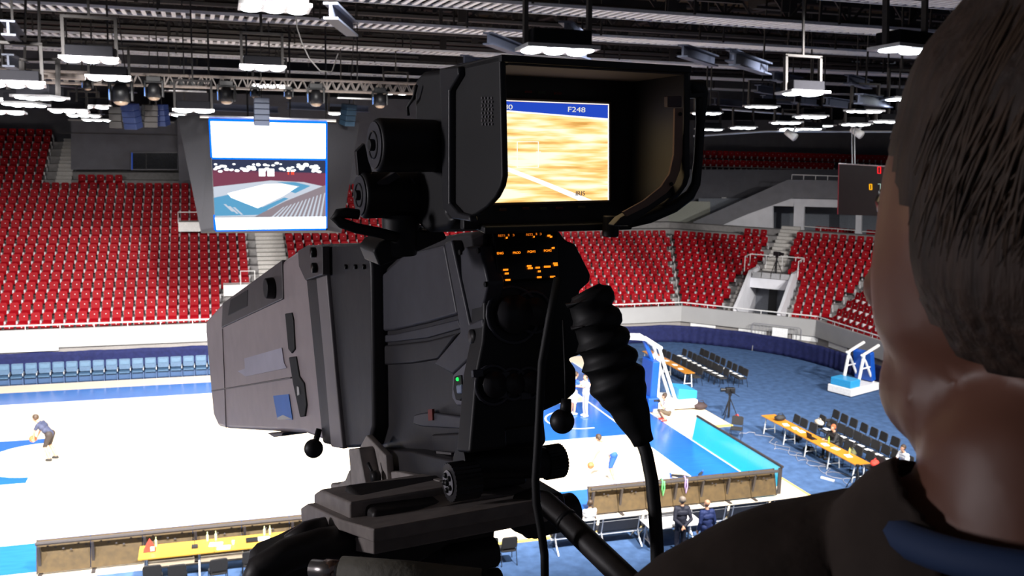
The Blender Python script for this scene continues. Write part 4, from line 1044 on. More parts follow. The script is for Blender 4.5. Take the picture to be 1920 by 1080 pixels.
def table(label, x0, y0, x1, y1, nleg, along='y', m=orange, h=.75, legm=steel, nseg=1):
    r = thing('folding_table', label, 'table', ((x0 + x1) / 2, (y0 + y1) / 2, 0)); w_, d_ = abs(x1 - x0), abs(y1 - y0)
    for i in range(nseg):
        if along == 'y': MB().box((0, -d_ / 2 + d_ * (i + .5) / nseg, h - .015), (w_, d_ / nseg - .01, .03)).obj('table_top', m, r)
        else: MB().box((-w_ / 2 + w_ * (i + .5) / nseg, 0, h - .015), (w_ / nseg - .01, d_, .03)).obj('table_top', m, r)
    for i in range(nleg):
        f = (i + .5) / nleg if nleg > 2 else (.08 + .84 * i)
        if nleg > 2: f = .03 + .94 * i / (nleg - 1)
        def P(a, z): 
            return (a * w_ / 2 * .8, -d_ / 2 + d_ * f, z) if along == 'y' else (-w_ / 2 + w_ * f, a * d_ / 2 * .8, z)
        def Q(a, z): return (a * w_ / 2 * .35, -d_ / 2 + d_ * f, z) if along == 'y' else (-w_ / 2 + w_ * f, a * d_ / 2 * .35, z)
        for s in (-1, 1): MB().tube([P(s, 0), Q(s * 1.6, h - .03)], .026, 6).obj('leg', legm, r)
        MB().tube([P(-.92, .2), P(.92, .2)], .02, 5).obj('crossbar', legm, r)
    return r
wleg = mat('white_table_leg', (.7, .7, .7), .4)
table('long orange-topped table with white trestle legs beside the far chair rows', 19.5, 8.45, 20.05, 3.65, 3, legm=wleg, nseg=2)
table('long orange press table with cables under it beside the near chair rows', 19.35, -3.3, 20.0, -9.35, 5, legm=wleg, nseg=4)
table('yellow-topped scorers table at the bottom left with papers and microphones', -4.17, -10.95, 1.6, -10.1, 5, 'x', mat('yellow_laminate', (.42, .23, .035), .4), legm=wleg, nseg=3)
table('plain white table standing behind the black benches', 9.85, -12.6, 11.6, -11.85, 2, 'x', white_p, legm=steel)
def flat(x, y, z, w_, d_, h, m, name, label, cat, rz=0, group=None):
    o = MB().box((0, 0, h / 2), (w_, d_, h)).obj(name, m); o.location = (x, y, z); o.rotation_euler = (0, 0, rz); return tag(o, label, cat, group)
# papers
for i, (x, y) in enumerate(((-2.2, -10.5), (-2.0, -10.75), (-.95, -10.45), (-.4, -10.7), (.2, -10.35), (.5, -10.75))):
    flat(x, y, .75, .35, .25, .01, paper, 'paper_sheet', 'white paper sheets lying on the bottom left table', 'paper', random.uniform(-.2, .2), 'papers on the bottom left table')
for i, (x, y) in enumerate(((19.75, 7.2), (19.8, 5.3), (19.8, 6.2), (19.7, 4.5))):
    flat(x, y, .75, .22, .3, .01, paper, 'paper_sheet', 'white paper sheets lying on the far orange table', 'paper', random.uniform(-.2, .2), 'papers on the far orange table')
for i, (x, y) in enumerate(((19.7, -5.2), (19.7, -5.6), (19.65, -7.2), (19.75, -7.7), (19.7, -8.5), (19.6, -4.7))):
    flat(x, y, .75, .22, .3, .01, paper, 'paper_sheet', 'white paper sheets lying on the near press table', 'paper', random.uniform(-.3, .3), 'papers on the near press table')
for xs, ys, dx, g_ in ((21.5, ROWB, 0, 'far'), (22.45, ROWC[4:], 0, 'far back')):
    for y in ys: flat(xs - .05, y, .515, .2, .28, .012, paper, 'programme_sheet', 'pale printed sheets left on the chair seats of the %s rows' % g_, 'paper', random.uniform(-.3, .3), 'sheets on the chair seats, ' + g_)
for y in ROWE: flat(21.35, y, .515, .2, .28, .012, paper, 'programme_sheet', 'pale printed sheets left on the seats of the middle row near the press table', 'paper', random.uniform(-.3, .3), 'sheets on the seats near the press table')
# table-top equipment
def laptop(x, y, z, rz, lab):
    r = thing('laptop', lab, 'laptop', (x, y, z), rz); MB().box((0, 0, .01), (.34, .24, .02)).obj('base', black_m, r)
    MB().box((0, .13, .12), (.34, .012, .23), Matrix.Rotation(-.25, 3, 'X')).obj('lid', black_m, r)
laptop(19.6, -6.45, .75, PI / 2, 'small dark laptop open on the near press table')
def bag(x, y, z, s, m, lab, name='shoulder_bag', cat='bag', rz=0, seed=0):
    b = MB(); b.ball((0, 0, .5), 1, 16, 10, (1, .6, .5)); 
    b.v = [tuple(Vector(v) * (1 + .16 * noise.noise(Vector(v) * 2.3 + V(seed, 0, 0)))) for v in b.v]
    r = thing(name, lab, cat, (x, y, z), rz); r.scale = (s, s, s); b.obj('body', m, r, True)
    MB().tube([(-.6, 0, .8), (-.3, 0, 1.25), (.3, 0, 1.25), (.6, 0, .8)], .05, 6).obj('strap', m, r, True)
bag(19.7, -4.15, .75, .25, cl_black, 'black bag on the far end of the near press table')
bag(18.45, .1, .06, .32, mat('dark_brown_fabric', (.05, .03, .03), .8), 'dark heap of bags beside the white hoop base', seed=3)
bag(20.25, -4.6, 0, .22, cl_black, 'black bag under the far end of the press table', seed=4); bag(19.9, -5.9, 0, .24, cl_black, 'black bag under the middle of the press table', seed=6)
bag(21.35, -4.45, .52, .24, M_('cream_coat', (.6, .52, .42)), 'cream coat and black bag heaped on a chair behind the press table', 'coat', 'coat', PI / 2, 2)
bag(21.6, -4.75, .52, .2, cl_black, 'black bag leaning against the cream coat', rz=1, seed=9)
bag(20.35, -9.15, .52, .24, red_cloth, 'bright orange-red jacket draped over the last chair at the press table', 'jacket', 'jacket', .6, 5)
bag(20.3, -7.95, .52, .24, M_('olive_jacket', (.10, .10, .04)), 'dark olive jacket hung over a chair at the press table', 'jacket', 'jacket', 1.2, 7)
for x, y, c, lab in ((19.95, -7.0, (.3, .5, .05), 'small green bottle on the near press table'), (19.9, -8.3, (.55, .45, .1), 'small amber bottle near the near end of the press table')):
    o = MB().tube([(0, 0, 0), (0, 0, .15), (0, 0, .18), (0, 0, .23)], [.035, .035, .015, .015], 8).obj('bottle', mat('bottle_%d' % (y * 10), c, .3)); o.location = (x, y, .75); tag(o, lab, 'bottle')
# table at bottom left equipment
r = thing('desk_sign', 'small orange and white folded sign on the left end of the bottom left table', 'sign', (-3.9, -10.45, .75)); MB().prism([(-.16, -.12, 0), (.16, -.12, 0), (0, -.12, .3)], (0, .24, 0)).obj('tent_card', red_cloth, r); MB().box((.08, -.13, .1), (.1, .01, .12)).obj('white_panel', paper, r)
for i, (x, lab) in enumerate(((-2.75, 'gooseneck microphone on the left of the bottom left table'), (.3, 'gooseneck microphone near the right of the bottom left table'))):
    r = thing('desk_microphone', lab, 'microphone', (x, -10.55, .75)); MB().box((0, 0, .03), (.16, .16, .06)).obj('base', cl_black, r); MB().tube([(0, 0, .05), (0, .05, .3), (0, .02, .42)], .008, 5).obj('stem', cl_black, r)
flat(-1.25, -10.5, .75, .32, .24, .05, black_m, 'control_box', 'flat black control box on the bottom left table', 'device')
bm = mat('green_capped_bottle', (.5, .55, .30), .2)
for i, (x, y, lab) in enumerate(((-3.75, -10.2, 'by the orange sign'), (-2.42, -10.2, 'first of the second pair'), (-2.2, -10.2, 'second of the second pair'), (-.9, -10.2, 'first of the third pair'), (-.75, -10.2, 'second of the third pair'), (.62, -10.1, 'left one beside the tripod head'), (.78, -10.1, 'right one beside the tripod head'))):
    o = MB().tube([(0, 0, 0), (0, 0, .16), (0, 0, .20), (0, 0, .26)], [.035, .035, .014, .014], 8).obj('water_bottle', bm); o.location = (x, y, .75); tag(o, 'water bottle standing at the back of the table, ' + lab, 'bottle', 'water bottles on the bottom left table')
for i, (x, lab) in enumerate(((-1.75, 'white cup left of the control box'), (-.5, 'white cup right of the control box'))):
    o = MB().tube([(0, 0, 0), (0, 0, .1)], [.03, .04], 10).obj('cup', paper); o.location = (x, -10.6, .75); tag(o, lab, 'cup')

# --- advertising boards: near sideline, backs to us
def board_row(x0, x1, Y, n, lab):
    r = thing('advertising_board', lab, 'board', (x0, Y, .055)); w_ = (x1 - x0) / n
    R = Matrix.Rotation(math.radians(-18), 3, 'X')
    for i in range(n):
        b = MB(); b.box(V(w_ * (i + .5), 0, .47), (w_ - .02, .05, .86), R); p = b.obj('back_panel', board_gold, r)
        s = MB()
        for k in range(7):
            s.box(V(w_ * i + w_ * (k + .5) / 7, -.055 + .0, .62 + .05 * ((k * 3) % 4)), (.05, .012, .04), R)
            if k % 3 == 1: s.box(V(w_ * i + w_ * (k + .5) / 7, .03, .25), (.09, .012, .02), R)
        s.obj('slot_marks', board_dark, p)
        s = MB(); s.box(V(w_ * (i + .55), .02, .30), (.03, .014, .06), R); s.box(V(w_ * (i + .55) + .08, .02, .30), (.03, .014, .06), R); s.obj('white_plug', mat('pale_blue_plug', (.55, .6, .85), .4), p)
        MB().prism([(w_ * i + .04, -.05, 0), (w_ * i + .04, .12, 0), (w_ * i + .04, -.20 + .05, .82), (w_ * i + .04, -.22, .82)], (.07, 0, 0)).obj('strut', board_dark, r)
        MB().box((w_ * i + .08, -.12, .02), (.10, .5, .04)).obj('foot', board_dark, r)
    MB().tube([(0, -.14, .90), (x1 - x0, -.14, .90)], .055, 8).obj('top_padding', board_dark, r)
    MB().box(V((x1 - x0) / 2, .05, .47), (x1 - x0, .03, .86), R).obj('display_face', mat('dark_display_face', (.02, .05, .14), .2), r)
    for s in (0.0, x1 - x0): MB().box(V(s, 0, .47), (.03, .09, .9), R).obj('end_cap', board_dark, r)
    return r
board_row(9.15, 15.95, -9.6, 7, 'long row of boards with brown backs and padded top along the near right sideline')
board_row(-6.78, 3.8, -9.6, 8, 'long row of boards with brown backs along the near left sideline behind the table')
# coloured cords hung over the right boards
for x, c, lab in ((11.25, (.8, .2, .02), 'orange cord loop hanging over the right boards'), (11.62, (.1, .5, .15), 'green cord loop hanging over the right boards'), (12.45, (.35, .25, .55), 'purple cord hanging over the right boards beside the cable')):
    o = MB().tube([(0, .0, .96), (.01, -.08, 1.02), (0, -.16, .96), (0, -.15, .7), (.05, -.14, .45), (.09, -.15, .7), (.06, -.16, .95)], .022, 6).obj('cord', mat('cord_%d' % (x * 10), c, .6), None, True); o.location = (x, -9.62, .055); tag(o, lab, 'cord')
# right baseline boards: lit cyan face towards the court
r = thing('led_board', 'glowing cyan display board along the right baseline', 'board', (16.05, -3.6, .055))
cy = mat('cyan_led_face', (.02, .25, .35), .15, emit=(.02, .50, .72), es=.85, var=.05)
Rb = Matrix.Rotation(math.radians(0), 3, 'X')
n = 6; L = 5.9
for i in range(n):
    MB().prism([(0, -L * i / n, .0), (0, -L * (i + 1) / n + .01, 0), (.14, -L * (i + 1) / n + .01, .93), (.14, -L * i / n, .93)], (.03, 0, 0)).obj('display_panel', cy, r)
    MB().prism([(.05, -L * (i + .1) / n, 0), (.45, -L * (i + .1) / n, 0), (.2, -L * (i + .1) / n, .85)], (0, -.07, 0)).obj('strut', board_dark, r)
MB().tube([(.17, 0, .97), (.17, -L - .1, .97)], .05, 8).obj('top_padding', board_dark, r)
MB().box((.12, -L - .05, .46), (.14, .04, .94)).obj('end_cap', board_dark, r)

# --- black benches along the near side
bl_m = mat('black_bench_vinyl', (.022, .022, .026), .35)
def bench(label, x, y, n=2):
    r = thing('bench', label, 'bench', (x, y, 0)); W = 1.42
    MB().box((W / 2, .25, .44), (W - .04, .42, .05)).obj('seat', bl_m, r, bevel=.015)
    MB().box((W / 2, -.02, .66), (W - .05, .05, .42), Matrix.Rotation(.18, 3, 'X')).obj('backrest', bl_m, r, bevel=.015)
    MB().tube([(0, -.10, .88), (W, -.10, .88)], .018, 6).obj('top_rail', bl_m, r)
    MB().tube([(0, -.065, .78), (W, -.065, .78)], .008, 5).obj('chrome_trim', steel, r)
    MB().box((W / 2, .1, .36), (W, .10, .06)).obj('beam', wleg, r)
    for s in (.12, W - .12):
        MB().tube([(s, -.02, .40), (s, -.12, .2), (s, -.34, .0)], .024, 6).obj('leg', steel, r); MB().tube([(s, .1, .36), (s, .45, .0)], .022, 6).obj('leg', steel, r)
        MB().tube([(s, .0, .40), (s, -.10, .86)], .02, 6).obj('back_post', steel, r)
    return r
BX = ['leftmost, beside the curly haired person', 'second from left, behind the hanging cable', 'third from left, behind the white table', 'fourth from left, between the suited men', 'fifth from left, right of the suited men', 'second from the right end', 'rightmost at the end of the yellow edge']
B0 = bench('x', 8.55, -11.75)
for i, x in enumerate((7.1, 8.55, 10.0, 11.45, 12.9, 14.35)):
    o = B0 if i == 0 else dup(B0); o.location = (x, -11.75, 0); o['label'] = 'black padded bench with steel frame, ' + BX[i if i < 5 else 6]; o['group'] = 'black benches'
# chairs seen under the tripod head at (955,1000)
for i, (x, y) in enumerate(((5.1, -12.0), (5.65, -12.05))): chair(x, y, PI, 'black padded chair under the tripod head, ' + ['left one', 'right one'][i], 'chairs under the tripod head')

# --- light blue seat row by the far side
def make_blue():
    r = thing('courtside_seat', 'x', 'seat')
    def pad(w_, h, th, c, R, rr_=.05):
        b = MB(); pts = []
        for (sx, sz, a0) in ((1, 1, 0), (-1, 1, 90), (-1, -1, 180), (1, -1, 270)):
            for a in (0, 45, 90):
                t = math.radians(a0 + a); pts.append(V(sx * (w_ / 2 - rr_) + rr_ * math.cos(t), 0, sz * (h / 2 - rr_) + rr_ * math.sin(t)))
        b.prism([R @ p + Vector(c) for p in pts], R @ V(0, th, 0)); return b
    pad(.50, .50, .07, (0, .18, .72), Matrix.Rotation(-.15, 3, 'X')).obj('backrest', blue_seat, r, bevel=.01)
    pad(.42, .20, .03, (0, .155, .80), Matrix.Rotation(-.15, 3, 'X')).obj('head_cushion', mat('paler_blue_vinyl', (.055, .12, .20), .4), r, bevel=.01)
    pad(.50, .42, .07, (0, -.02, .44), Matrix.Rotation(-PI / 2, 3, 'X')).obj('seat', blue_seat, r, bevel=.01)
    MB().box((.27, 0, .52), (.03, .36, .12)).obj('armrest', steel, r)
    MB().box((0, 0, .2), (.54, .04, .30)).obj('skirt', mat('blue_skirt', (.03, .07, .16), .7), r)
    MB().box((.27, -.05, .18), (.03, .3, .36)).obj('leg', mat('dark_blue_steel', (.05, .09, .2), .5), r)
    return r
BL = ['beyond the picture edge'] * 6 + ['first at the picture edge', 'second from the picture edge', 'third from the picture edge', 'fourth from the picture edge', 'fifth from the picture edge', 'sixth from the picture edge', 'seventh from the picture edge', 'eighth from the picture edge', 'ninth from the picture edge',
      'tenth from the picture edge', 'sixth from the camera lens', 'fifth from the camera lens', 'fourth from the camera lens', 'third from the camera lens', 'second from the camera lens', 'touching the camera lens', 'behind the camera lens', 'behind the camera lens']
B1 = make_blue(); B1['group'] = 'light blue courtside seats'
for i in range(5, 24):
    o = B1 if i == 5 else dup(B1); x = -14.2 + .575 * i; o.location = (x, 10.55 + .5, .055 if False else 0.0)
    o['label'] = 'light blue padded courtside seat, number %s along the row from the left picture edge' % ['zero'][0] if i < 0 else 'light blue courtside seat at left, %s' % BL[i]
MB().box((-7.5, 10.2, .012), (14, .02, .02))

# --- basketball hoop, in use (right)
def hoop_main():
    r = thing('basketball_hoop', 'white basketball hoop stand with blue padded front at the right baseline', 'hoop', (0, 0, .055))
    Y0 = .85; wm = mat('white_hoop_paint', (.78, .77, .76), .35)
    b = MB(); b.box((17.3, Y0, .28), (2.0, 1.5, .36)); b.box((16.6, Y0, .1), (1.0, 1.7, .16)); b.obj('base', wm, r, bevel=.03)
    MB().box((16.25, Y0, 1.15), (.35, 1.1, 2.2), Matrix.Rotation(.04, 3, 'Y')).obj('front_padding', pad_blue, r, bevel=.05)
    MB().box((16.15, Y0, .35), (.55, 1.5, .62)).obj('lower_padding', pad_blue, r, bevel=.05)
    b = MB(); b.prism([(17.45, Y0 - .55, .46), (18.35, Y0 - .55, .46), (18.35, Y0 - .55, .82), (17.45, Y0 - .55, .95)], (0, 1.1, 0)); b.obj('counterweight_box', pad_light, r, bevel=.02)
    for s in (-.3, .3):
        MB().tube([(17.4, Y0 + s, .45), (16.75, Y0 + s, 2.1), (16.5, Y0 + s, 2.8)], .07, 8).obj('rear_arm', wm, r)
        MB().tube([(16.55, Y0 + s, .5), (16.55, Y0 + s, 2.4)], .06, 8).obj('mast', wm, r)
        MB().tube([(16.6, Y0 + s, 2.75), (15.8, Y0 + s, 3.25), (13.1, Y0 + s * .5, 3.45)], [.10, .10, .07], 8).obj('boom', wm, r)
    MB().tube([(16.55, Y0 - .3, 1.5), (16.2, Y0 - .3, 1.5)], .03, 6).obj('brace', wm, r)
    MB().tube([(16.35, Y0, 2.2), (16.1, Y0, 2.7), (15.9, Y0, 3.1)], .09, 8).obj('hydraulic_strut', pad_blue, r)
    gl = mat('clear_backboard', (.75, .85, .88), .05, alpha=.35)
    MB().box((12.85, Y0, 3.35), (.03, 1.8, 1.05)).obj('backboard', gl, r)
    b = MB(); b.tube([(12.83, Y0 - .9, 2.83), (12.83, Y0 + .9, 2.83), (12.83, Y0 + .9, 3.88), (12.83, Y0 - .9, 3.88), (12.83, Y0 - .9, 2.83)], .03, 5); b.obj('backboard_frame', wm, r)
    b = MB(); b.tube([(12.5 + .225 * math.cos(t), Y0 + .225 * math.sin(t), 3.0) for t in [2 * PI * k / 16 for k in range(17)]], .012, 6, False); b.obj('rim', red_cloth, r)
    b = MB()
    for k in range(12):
        a, c = 2 * PI * k / 12, 2 * PI * (k + 1) / 12; b.tube([(12.5 + .22 * math.cos(a), Y0 + .22 * math.sin(a), 3), (12.5 + .15 * math.cos(c), Y0 + .15 * math.sin(c), 2.75), (12.5 + .12 * math.cos(a), Y0 + .12 * math.sin(a), 2.55)], .006, 3)
    b.obj('net', paper, r)
hoop_main()
# second hoop folded away
def hoop_fold():
    r = thing('folded_hoop', 'folded white and blue hoop stand parked on the carpet beside the man\'s cheek', 'hoop', (27.6, 1.0, 0), .35)
    wm = MATS['white_hoop_paint']
    MB().box((0, .4, .22), (2.4, 1.3, .36)).obj('base', wm, r, bevel=.03)
    MB().box((-.75, .4, .58), (.8, 1.1, .36)).obj('blue_box', pad_light, r, bevel=.03)
    for s in (0, .8):
        MB().tube([(-.3, s, .4), (.0, s, 1.9), (1.2, s, 2.2)], .08, 8).obj('arm', wm, r)
        MB().tube([(1.0, s, .4), (.2, s, 1.5), (-.2, s, 1.9)], .06, 8).obj('arm', wm, r)
        MB().tube([(-.1, s, 1.2), (.8, s, 1.2)], .04, 6).obj('brace', wm, r)
    MB().box((.75, .4, 1.2), (.3, 1.0, 1.5), Matrix.Rotation(-.25, 3, 'Y')).obj('blue_padding', pad_blue, r, bevel=.05)
hoop_fold()
# --- tripod camera on the carpet
def small_cam(loc, rz, lab, s=1.0, camera=True):
    r = thing('camera_tripod', lab, 'tripod', loc, rz); r.scale = (s, s, s)
    for k in range(3):
        a = 2 * PI * k / 3 + .3; MB().tube([(0, 0, .95), (.42 * math.cos(a), .42 * math.sin(a), 0)], .022, 6).obj('leg', black_m, r)
    MB().tube([(0, 0, .05), (0, 0, 1.05)], .05, 8).obj('centre_column', black_m, r)
    MB().box((0, 0, 1.08), (.14, .14, .12)).obj('head', black_m, r, bevel=.02)
    if camera:
        MB().box((0, 0, 1.25), (.22, .40, .24)).obj('camera_body', black_m, r, bevel=.02); MB().tube([(0, .2, 1.27), (0, .42, 1.27)], [.07, .09], 12).obj('lens', black_m, r)
        MB().box((-.16, -.05, 1.30), (.08, .14, .1)).obj('viewfinder', black_m, r)
        MB().tube([(0, -.1, 1.15), (.1, -.45, .95)], .014, 5).obj('pan_handle', black_m, r)
small_cam((19.1, -1.2, 0), math.radians(75), 'black video camera on a tripod standing alone on the blue carpet')
small_cam((19.15, -9.75, 0), 0, 'black light stand folded at the near end of the press table', .8, False)
small_cam(tuple(P1w(4.5, 4.2, topz)), math.radians(200), 'black camera on a tripod on the platform above the tunnel entrance', 1.05)
o = MB().ball((0, 0, .09), .09, 10, 8).obj('red_ball', red_cloth, None, True); o.location = (19.48, -1.25, 0); tag(o, 'small red ball lying at the foot of the tripod', 'ball')
# cables
cabm = mat('pale_cable', (.28, .28, .32), .6)
b = MB(); rc = random.Random(11); pts = [(18.4, -3.3)]
for i in range(26):
    x, y = pts[-1]; pts.append((19.2 + .25 * math.sin(i * 1.3) + rc.uniform(-.12, .12) if i > 3 else 18.5 + i * .2, y - .25 if i > 3 else y + .12 * (-1) ** i))
b.tube([(x, y, .02) for x, y in pts], .013, 5); tag(b.obj('floor_cable', cabm), 'tangled pale cable running on the carpet along the near press table', 'cable')
b = MB(); b.tube([(19.0 + .35 * math.cos(t * .9) + .02 * t, -4.6 - .19 * t + .18 * math.sin(t * 1.7), .02) for t in [k * .5 for k in range(50)]], .010, 4); tag(b.obj('floor_cable', cabm), 'looser looping cable in front of the press table legs', 'cable')
o = MB().box((0, 0, .03), (.08, .5, .06)).obj('power_strip', white_p); o.location = (18.75, -8.7, 0); o.rotation_euler = (0, 0, .5); tag(o, 'white power strip on the carpet near the folded light stand', 'power strip')
# barrier fence with white panel near the curved wall
fp = P1(5.6, -.32); r = thing('crowd_barrier', 'grey steel crowd barrier with white panel behind the navy drape', 'barrier', (fp.x, fp.y, .55), rz1)
b = MB()
for i in range(15): b.tube([(-1.3 + i * .19, 0, .05), (-1.3 + i * .19, 0, 1.0)], .012, 4)
b.tube([(-1.35, 0, .02), (-1.35, 0, .95), (-1.25, 0, 1.05), (1.3, 0, 1.05), (1.4, 0, .95), (1.4, 0, .02)], .025, 6); b.tube([(-1.35, 0, .1), (1.4, 0, .1)], .02, 5); b.obj('bars', mat('dark_grey_steel', (.2, .2, .22), .5), r)
MB().box((.25, -.05, .62), (.85, .03, .62)).obj('white_panel', paper, r); 
for sx in (-1.2, 1.2): MB().tube([(sx, .2, -.53), (sx, 0, .1), (sx, -.2, -.53)], .02, 5).obj('foot', MATS['dark_grey_steel'], r)
#@@FORE
# ================================================================== FOREGROUND: TELEVISION CAMERA
def frame(a, origin):
    up = V(0, 0, 1); x = a.cross(up).normalized(); u = x.cross(a).normalized()
    m = Matrix((x, a, u)).transposed().to_4x4(); m.translation = origin; return m
def dep(x, y, z): r = ray(x, y); return CP + r * (z / r.dot(AF))
class FR:
    def __init__(s, a, o): s.m = frame(a.normalized(), o); s.i = s.m.inverted(); s.R = s.m.to_3x3()
    def pl(s, x, y, axis, val):          # pixel ray meets local plane axis=val, local coordinates
        n = s.R.col[axis]; P = s.m.translation + n * val
        return s.i @ onpl(x, y, P, n)
    def X(s, v, pts): return [s.pl(x, y, 0, v) for x, y in pts]
    def Y(s, v, pts): return [s.pl(x, y, 1, v) for x, y in pts]
cam_dk = mat('dark_grey_camera_shell', (.034, .032, .036), .42, var=.12, scale=30, bump=.05)
cam_md = mat('slate_camera_panel', (.070, .070, .086), .45, var=.1, scale=40, bump=.05)
cam_bk = mat('matte_black_plastic', (.012, .012, .014), .5, var=.1, scale=30)
lens_m = mat('warm_grey_lens_paint', (.50, .42, .43), .38, var=.06, scale=25, bump=.03)
lens_dk = mat('dark_lens_panel', (.12, .105, .11), .45, var=.08, scale=30)
rubber = mat('black_rubber', (.010, .010, .011), .6)
screw_m = mat('black_screw', (.006, .006, .006), .4, metal=.5)
T = FR(ray(60, 780), dep(920, 640, 1.0))
tv = thing('television_camera', 'large broadcast television camera with box lens and hooded viewfinder in the foreground', 'camera', mw=T.m)
def px_prism(fr, axis, v, pts, th, name, m, parent, bevel=.003):
    q = fr.X(v, pts) if axis == 0 else fr.Y(v, pts)
    e = (th, 0, 0) if axis == 0 else (0, th, 0)
    b = MB(); b.prism(q, e); bm = None
    o = b.obj(name, m, parent, bevel=bevel)
    bm = bmesh.new(); bm.from_mesh(o.data); bmesh.ops.recalc_face_normals(bm, faces=bm.faces); bm.to_mesh(o.data); bm.free()
    return o
XL = -.012
hood = px_prism(T, 0, XL, [(386, 600), (417, 566), (470, 529), (557, 469), (572, 466), (608, 828), (570, 813), (425, 804), (409, 800), (400, 780), (386, 625)], .23, 'lens_hood', lens_m, tv, .010)
px_prism(T, 0, XL - .003, [(417, 568), (528, 487), (530, 561), (415, 615)], .02, 'dark_side_panel', lens_dk, hood, .003)
px_prism(T, 0, XL - .004, [(432, 562), (464, 543), (463, 574), (427, 592)], .004, 'recessed_window', cam_bk, hood, .001)
kp = T.pl(513, 540, 0, XL - .003); b = MB(); b.tube([kp, kp + V(-.016, 0, 0)], [.021, .019], 20); b.obj('side_knob', cam_bk, hood, True, bevel=.002)
px_prism(T, 0, XL - .003, [(534, 588), (546, 586), (549, 600), (552, 655), (546, 663), (540, 655)], .004, 'vent_slot', rubber, hood, .002)
px_prism(T, 0, XL - .003, [(541, 670), (554, 668), (560, 705), (569, 718), (574, 760), (571, 781), (562, 782), (549, 720)], .004, 'vent_slot', rubber, hood, .002)
px_prism(T, 0, XL - .0045, [(556, 724), (560, 726), (561, 740), (557, 742)], .003, 'white_stud', white_p, hood, .001)
b = MB(); q = T.X(XL - .0015, [(397, 733), (470, 721), (546, 708)]); b.tube(q, .0016, 6); b.obj('seam', lens_dk, hood)
b = MB(); q = T.X(XL - .0008, [(417, 616), (420, 690), (424, 803)]); b.tube(q, .0010, 5); b.obj('seam', lens_dk, hood)
tape = mat('pale_grey_tape', (.62, .60, .72), .5)
px_prism(T, 0, XL - .0018, [(458, 672), (528, 652), (532, 680), (537, 690), (460, 706), (446, 696), (459, 691)], .001, 'grey_tape_strip', tape, hood, 0)
px_prism(T, 0, XL - .0018, [(512, 742), (541, 739), (548, 787), (520, 786)], .001, 'blue_sticker', mat('blue_sticker', (.02, .22, .85), .4), hood, 0)
px_prism(T, 0, XL - .0022, [(520, 783), (530, 778), (548, 786), (520, 787)], .001, 'sticker_white_corner', paper, hood, 0)
# lens rear housing
lr = px_prism(T, 0, -.020, [(567, 463), (600, 458), (660, 456), (688, 455), (696, 500), (700, 800), (690, 838), (641, 841), (604, 832), (585, 640)], .25, 'lens_housing', cam_dk, tv, .006)
px_prism(T, 0, -.026, [(589, 470), (592, 520), (608, 690), (620, 838), (642, 842), (628, 700), (612, 520), (610, 466)], .01, 'pale_flange', mat('highlit_flange', (.30, .27, .28), .4), lr, .003)  # highlight along the bevel, put into the strip's paler colour
px_prism(T, 0, -.034, [(558, 470), (575, 460), (604, 462), (605, 515), (572, 526), (560, 500)], .012, 'corner_bracket', lens_dk, lr, .002)
for x, y in ((590, 473), (592, 502)):
    q = T.pl(x, y, 0, -.035); MB().tube([q, q + V(-.006, 0, 0)], .008, 12).obj('bolt', screw_m, lr, True)
for x in (650, 668, 684):
    q = T.pl(x, 500, 0, -.0205); MB().tube([q, q + V(-.003, 0, 0)], .0035, 8).obj('screw', screw_m, lr, True)
q = T.pl(588, 841, 0, -.033); b = MB(); b.ball(q, .0155, 16, 10); b.tube([q, q + V(.012, .0, .03)], .005, 8); b.obj('ball_lever', cam_bk, tv, True)
px_prism(T, 0, -.018, [(500, 812), (530, 811), (528, 818), (512, 820)], .05, 'bottom_lug', lens_dk, tv, .002)
# camera body
body = px_prism(T, 0, 0, [(676, 534), (719, 505), (756, 471), (804, 447), (863, 436), (905, 432), (912, 470), (912, 520), (904, 596), (906, 640), (884, 668), (894, 790), (900, 850), (850, 905), (800, 890), (700, 850), (690, 750), (683, 670)], .085, 'camera_body', cam_dk, tv, .006)
px_prism(T, 0, -.005, [(756, 477), (832, 458), (857, 590), (800, 606), (736, 620), (684, 624), (678, 538), (720, 511)], .02, 'side_panel', cam_md, body, .004)
px_prism(T, 0, -.003, [(684, 632), (738, 627), (800, 613), (858, 599), (864, 616), (800, 634), (740, 641), (684, 645)], .02, 'side_ridge', cam_md, body, .002)
px_prism(T, 0, -.004, [(686, 650), (742, 646), (800, 639), (858, 624), (820, 674), (770, 682), (690, 686)], .02, 'lower_side_panel', cam_dk, body, .003)
px_prism(T, 0, -.009, [(862, 474), (872, 463), (900, 460), (915, 532), (902, 588), (892, 604), (880, 606), (866, 560)], .02, 'access_cover', cam_md, body, .003)
px_prism(T, 0, -.012, [(832, 455), (846, 450), (880, 606), (904, 596), (908, 640), (884, 668), (848, 702), (812, 682), (862, 622), (852, 560)], .02, 'side_frame', cam_md, body, .003)
for x, y in ((864, 473), (898, 470), (912, 533)):
    q = T.pl(x, y, 0, -.0095); MB().tube([q, q + V(-.002, 0, 0)], .003, 8).obj('screw', screw_m, body)
q = T.pl(888, 632, 0, -.012); MB().tube([q, q + V(-.003, 0, 0)], .0085, 16).obj('side_button', cam_bk, body, True)
px_prism(T, 0, -.014, [(848, 702), (884, 668), (892, 759), (856, 762), (846, 745)], .02, 'switch_plate', mat('blue_grey_plate', (.17, .17, .21), .45), body, .003)
px_prism(T, 0, -.016, [(851, 706), (864, 703), (867, 746), (862, 752), (854, 750), (849, 730)], .003, 'switch_slot', rubber, body, .002)
px_prism(T, 0, -.019, [(854, 722), (864, 721), (865, 738), (856, 739)], .004, 'toggle', mat('pale_toggle', (.35, .42, .60), .3), body, .002)
q = T.pl(858, 711, 0, -.0165); MB().ball(q, .0022, 8, 6).obj('green_light', em('green_led', (.02, .9, .12), 1.5), body)
